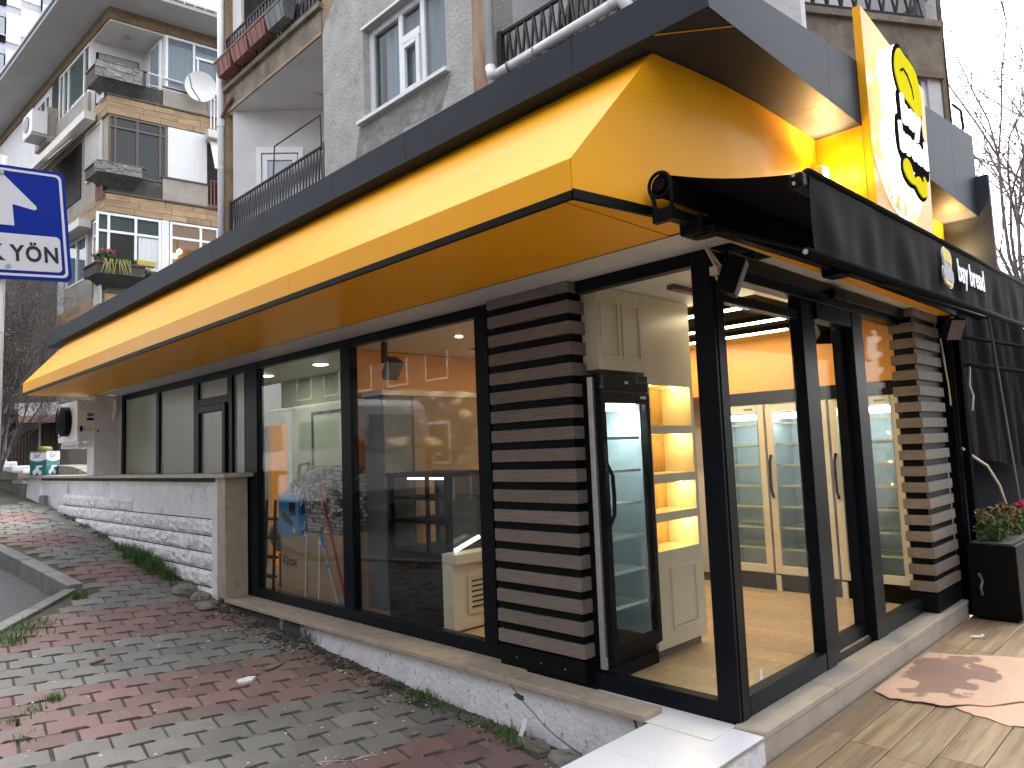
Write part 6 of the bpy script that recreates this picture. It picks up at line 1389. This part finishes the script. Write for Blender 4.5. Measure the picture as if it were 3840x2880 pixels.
# bare hedge / tree left of the canopy end
def branch(mb, p, d, L_, r_, depth, spread=.55, tips=None, up=.15, n=3):
    pts = [p]; q = Vector(p); dd = Vector(d).normalized()
    for i in range(3):
        dd = (dd+Vector((random.uniform(-.18,.18),random.uniform(-.18,.18),random.uniform(-.12,.18)))).normalized(); q = q+dd*L_/3; pts.append(q.copy())
    mb.tube(pts,[r_,r_*.88,r_*.76,r_*.62],5 if r_ > .012 else 3,cap=False)
    if depth == 0:
        if tips is not None: tips.append(q.copy())
        return
    for k in range(n):
        t = random.choice(pts[1:]) if k else pts[-1]; a = Vector((random.uniform(-1,1),random.uniform(-1,1),random.uniform(-.6,1)))
        branch(mb,t,(dd+a*spread+Vector((0,0,up))).normalized(),L_*random.uniform(.55,.85),r_*random.uniform(.48,.66),depth-1,spread,tips,up,n)
def bare_tree(name,label,base,stems,cat='tree',group=None,leafn=0,mt=None,ml=None,ls=1.0):
    t = thing(name,label,cat,base,group); tips = []; mbt, mbb = MB(), MB()
    for (d,L_,r_,dep,n,sp) in stems:
        p = Vector(base); dd = Vector(d).normalized(); e = p+dd*L_; mbt.tube([p,p+dd*L_*.5+Vector((random.uniform(-.05,.05),random.uniform(-.05,.05),0)),e],[r_,r_*.85,r_*.7],8)
        for k in range(n): branch(mbb,p.lerp(e,random.uniform(.45,1)) if k else e,(dd+Vector((random.uniform(-1,1),random.uniform(-1,1),random.uniform(-.2,.8)))*sp).normalized(),L_*random.uniform(.45,.75),r_*.5,dep,sp,tips)
    obj('trunk', mbt, m_bark, t, smooth=True); obj('crown', mbb, mt or m_twig, t)
    if leafn and tips:
        mb = MB()
        for _ in range(leafn):
            p = random.choice(tips)+Vector((random.gauss(0,.06),random.gauss(0,.06),random.gauss(0,.06))); a = Vector((random.uniform(-1,1),random.uniform(-1,1),random.uniform(-1,1))).normalized(); b = a.orthogonal().normalized(); s = random.uniform(.022,.045); c_ = a.cross(b); s *= ls
            mb.add([p-b*s,p+c_*s*.6,p+b*s,p-c_*s*.6],[(0,1,2,3)])
        obj('dry_leaves', mb, ml or m_bud, t, kind='stuff')
    return t
bare_tree('bare_tree','dense bare twiggy shrub beside the canopy end, behind the road sign',(-.9,16.5,1.0),[((-.10,.05,1),1.9,.05,5,5,.75),((.15,-.05,1),1.8,.045,5,5,.75),((-.3,.1,1),1.7,.045,5,5,.8),((.3,.2,.9),1.6,.04,5,5,.8),((.1,.3,1),1.8,.045,5,5,.8),((-.2,-.3,.9),1.5,.04,5,5,.8)],'shrub',None,14000,None,m_dryleaf,.5)
bare_tree('bare_tree','bare street tree with a few dry leaves at the right edge of the sky',(14.6,-.6,-.4),[((-.02,.06,1),4.3,.12,5,7,.60),((-.05,.30,1),4.8,.08,5,7,.65)],'tree',None,1500,m_twig2)
bare_tree('bare_tree','lower bare tree beyond the terrace tarpaulin on the right',(17.5,.2,-.4),[((-.02,.05,1),3.4,.12,5,6,.65)],'tree',None,300,m_twig2)
# ================================================================== SEEN ONLY IN THE GLASS: a van and the houses across the road
van = thing('white_van','white van parked up the street, seen reflected in the shop window','van',(-4.1,11.3,g(-4,11)-.1))
vz = g(-4,10)-.17
prof_ = [(9.0,.35),(9.0,1.0),(9.06,1.75),(9.18,2.18),(9.4,2.30),(12.6,2.30),(13.2,2.05),(13.75,1.35),(14.4,1.15),(14.5,.35)]
obj('body', MB().prism([(-4.9,y,vz+z) for y,z in prof_],(1.65,0,0)), m_white, van, bevel=.06)
obj('rear_window', MB().hexa([(-4.72,8.985,vz+1.35),(-3.42,8.985,vz+1.35),(-3.42,9.0,vz+1.35),(-4.72,9.0,vz+1.35),(-4.62,9.075,vz+2.0),(-3.52,9.075,vz+2.0),(-3.52,9.10,vz+2.0),(-4.62,9.10,vz+2.0)]), m_towerpane, van, bevel=.03)
obj('side_window', MB().box(-3.262,-3.248,9.7,11.2,vz+1.4,vz+1.95), m_towerpane, van); obj('side_window', MB().box(-3.262,-3.248,11.9,13.0,vz+1.4,vz+1.95), m_towerpane, van)
for x in (-3.28,-4.80):
    obj('tail_light', MB().box(x-.06,x+.06,8.97,9.02,vz+.95,vz+1.5), m_redstick, van)
for (x,y) in ((-3.35,9.9),(-4.8,9.9),(-3.35,13.5),(-4.8,13.5)):
    wl_ = obj('wheel', MB().cyl((x-.11,y,vz+.33),(x+.11,y,vz+.33),.33,20), m_black, van); obj('rim', MB().cyl((x+.111,y,vz+.33),(x+.118,y,vz+.33),.2,16), m_steel, wl_)
obj('bumper', MB().box(-4.92,-3.22,8.86,9.02,vz+.35,vz+.6), m_greyplastic, van)
m_darkhouse = mat('brown_facade',(.13,.105,.085),(.09,.075,.06),3,.9); m_darkhouse2 = mat('slate_facade',(.10,.10,.105),(.07,.07,.075),3,.9)
def plain_house(label, x0,x1,y0,y1,z0,z1,face,m_):
    t = thing('street_house',label,'building',((x0+x1)/2,(y0+y1)/2,z0),'houses across the road'); obj('main_wall', MB().box(x0,x1,y0,y1,z0,z1), m_, t)
    nfl = int((z1-z0-1)//3)
    for f in range(nfl):
        zz = z0+1.2+3*f; a0, a1 = (y0,y1) if face == 'x' else (x0,x1); k = 0; a = a0+1.0
        while a < a1-1.6:
            fr_ = MB().box(x1,x1+.05,a,a+1.3,zz,zz+1.5) if face == 'x' else MB().box(a,a+1.3,y1,y1+.05,zz,zz+1.5)
            w_ = obj('window', fr_, m_pvc, t); obj('pane', (MB().box(x1+.051,x1+.06,a+.08,a+1.22,zz+.08,zz+1.42) if face == 'x' else MB().box(a+.08,a+1.22,y1+.051,y1+.06,zz+.08,zz+1.42)), m_darkroom, w_); a += 2.4
    return t
plain_house('brown house across the side street reflected in the long windows',-20,-12,2,16,-1,13.5,'x',m_darkhouse)
plain_house('slate grey house further up across the side street reflected in the windows',-20,-12.5,16.5,30,0,16,'x',m_darkhouse2)
plain_house('lower brown house across the side street nearest the corner',-21,-13,-14,1,-2,10.5,'x',m_darkhouse)
plain_house('long slate grey house across the main road reflected in the glass door',-8,12,-28,-20,-2,19,'y',m_darkhouse2)
plain_house('brown house across the main road at the right',13,32,-29,-20.5,-2,17,'y',m_darkhouse)
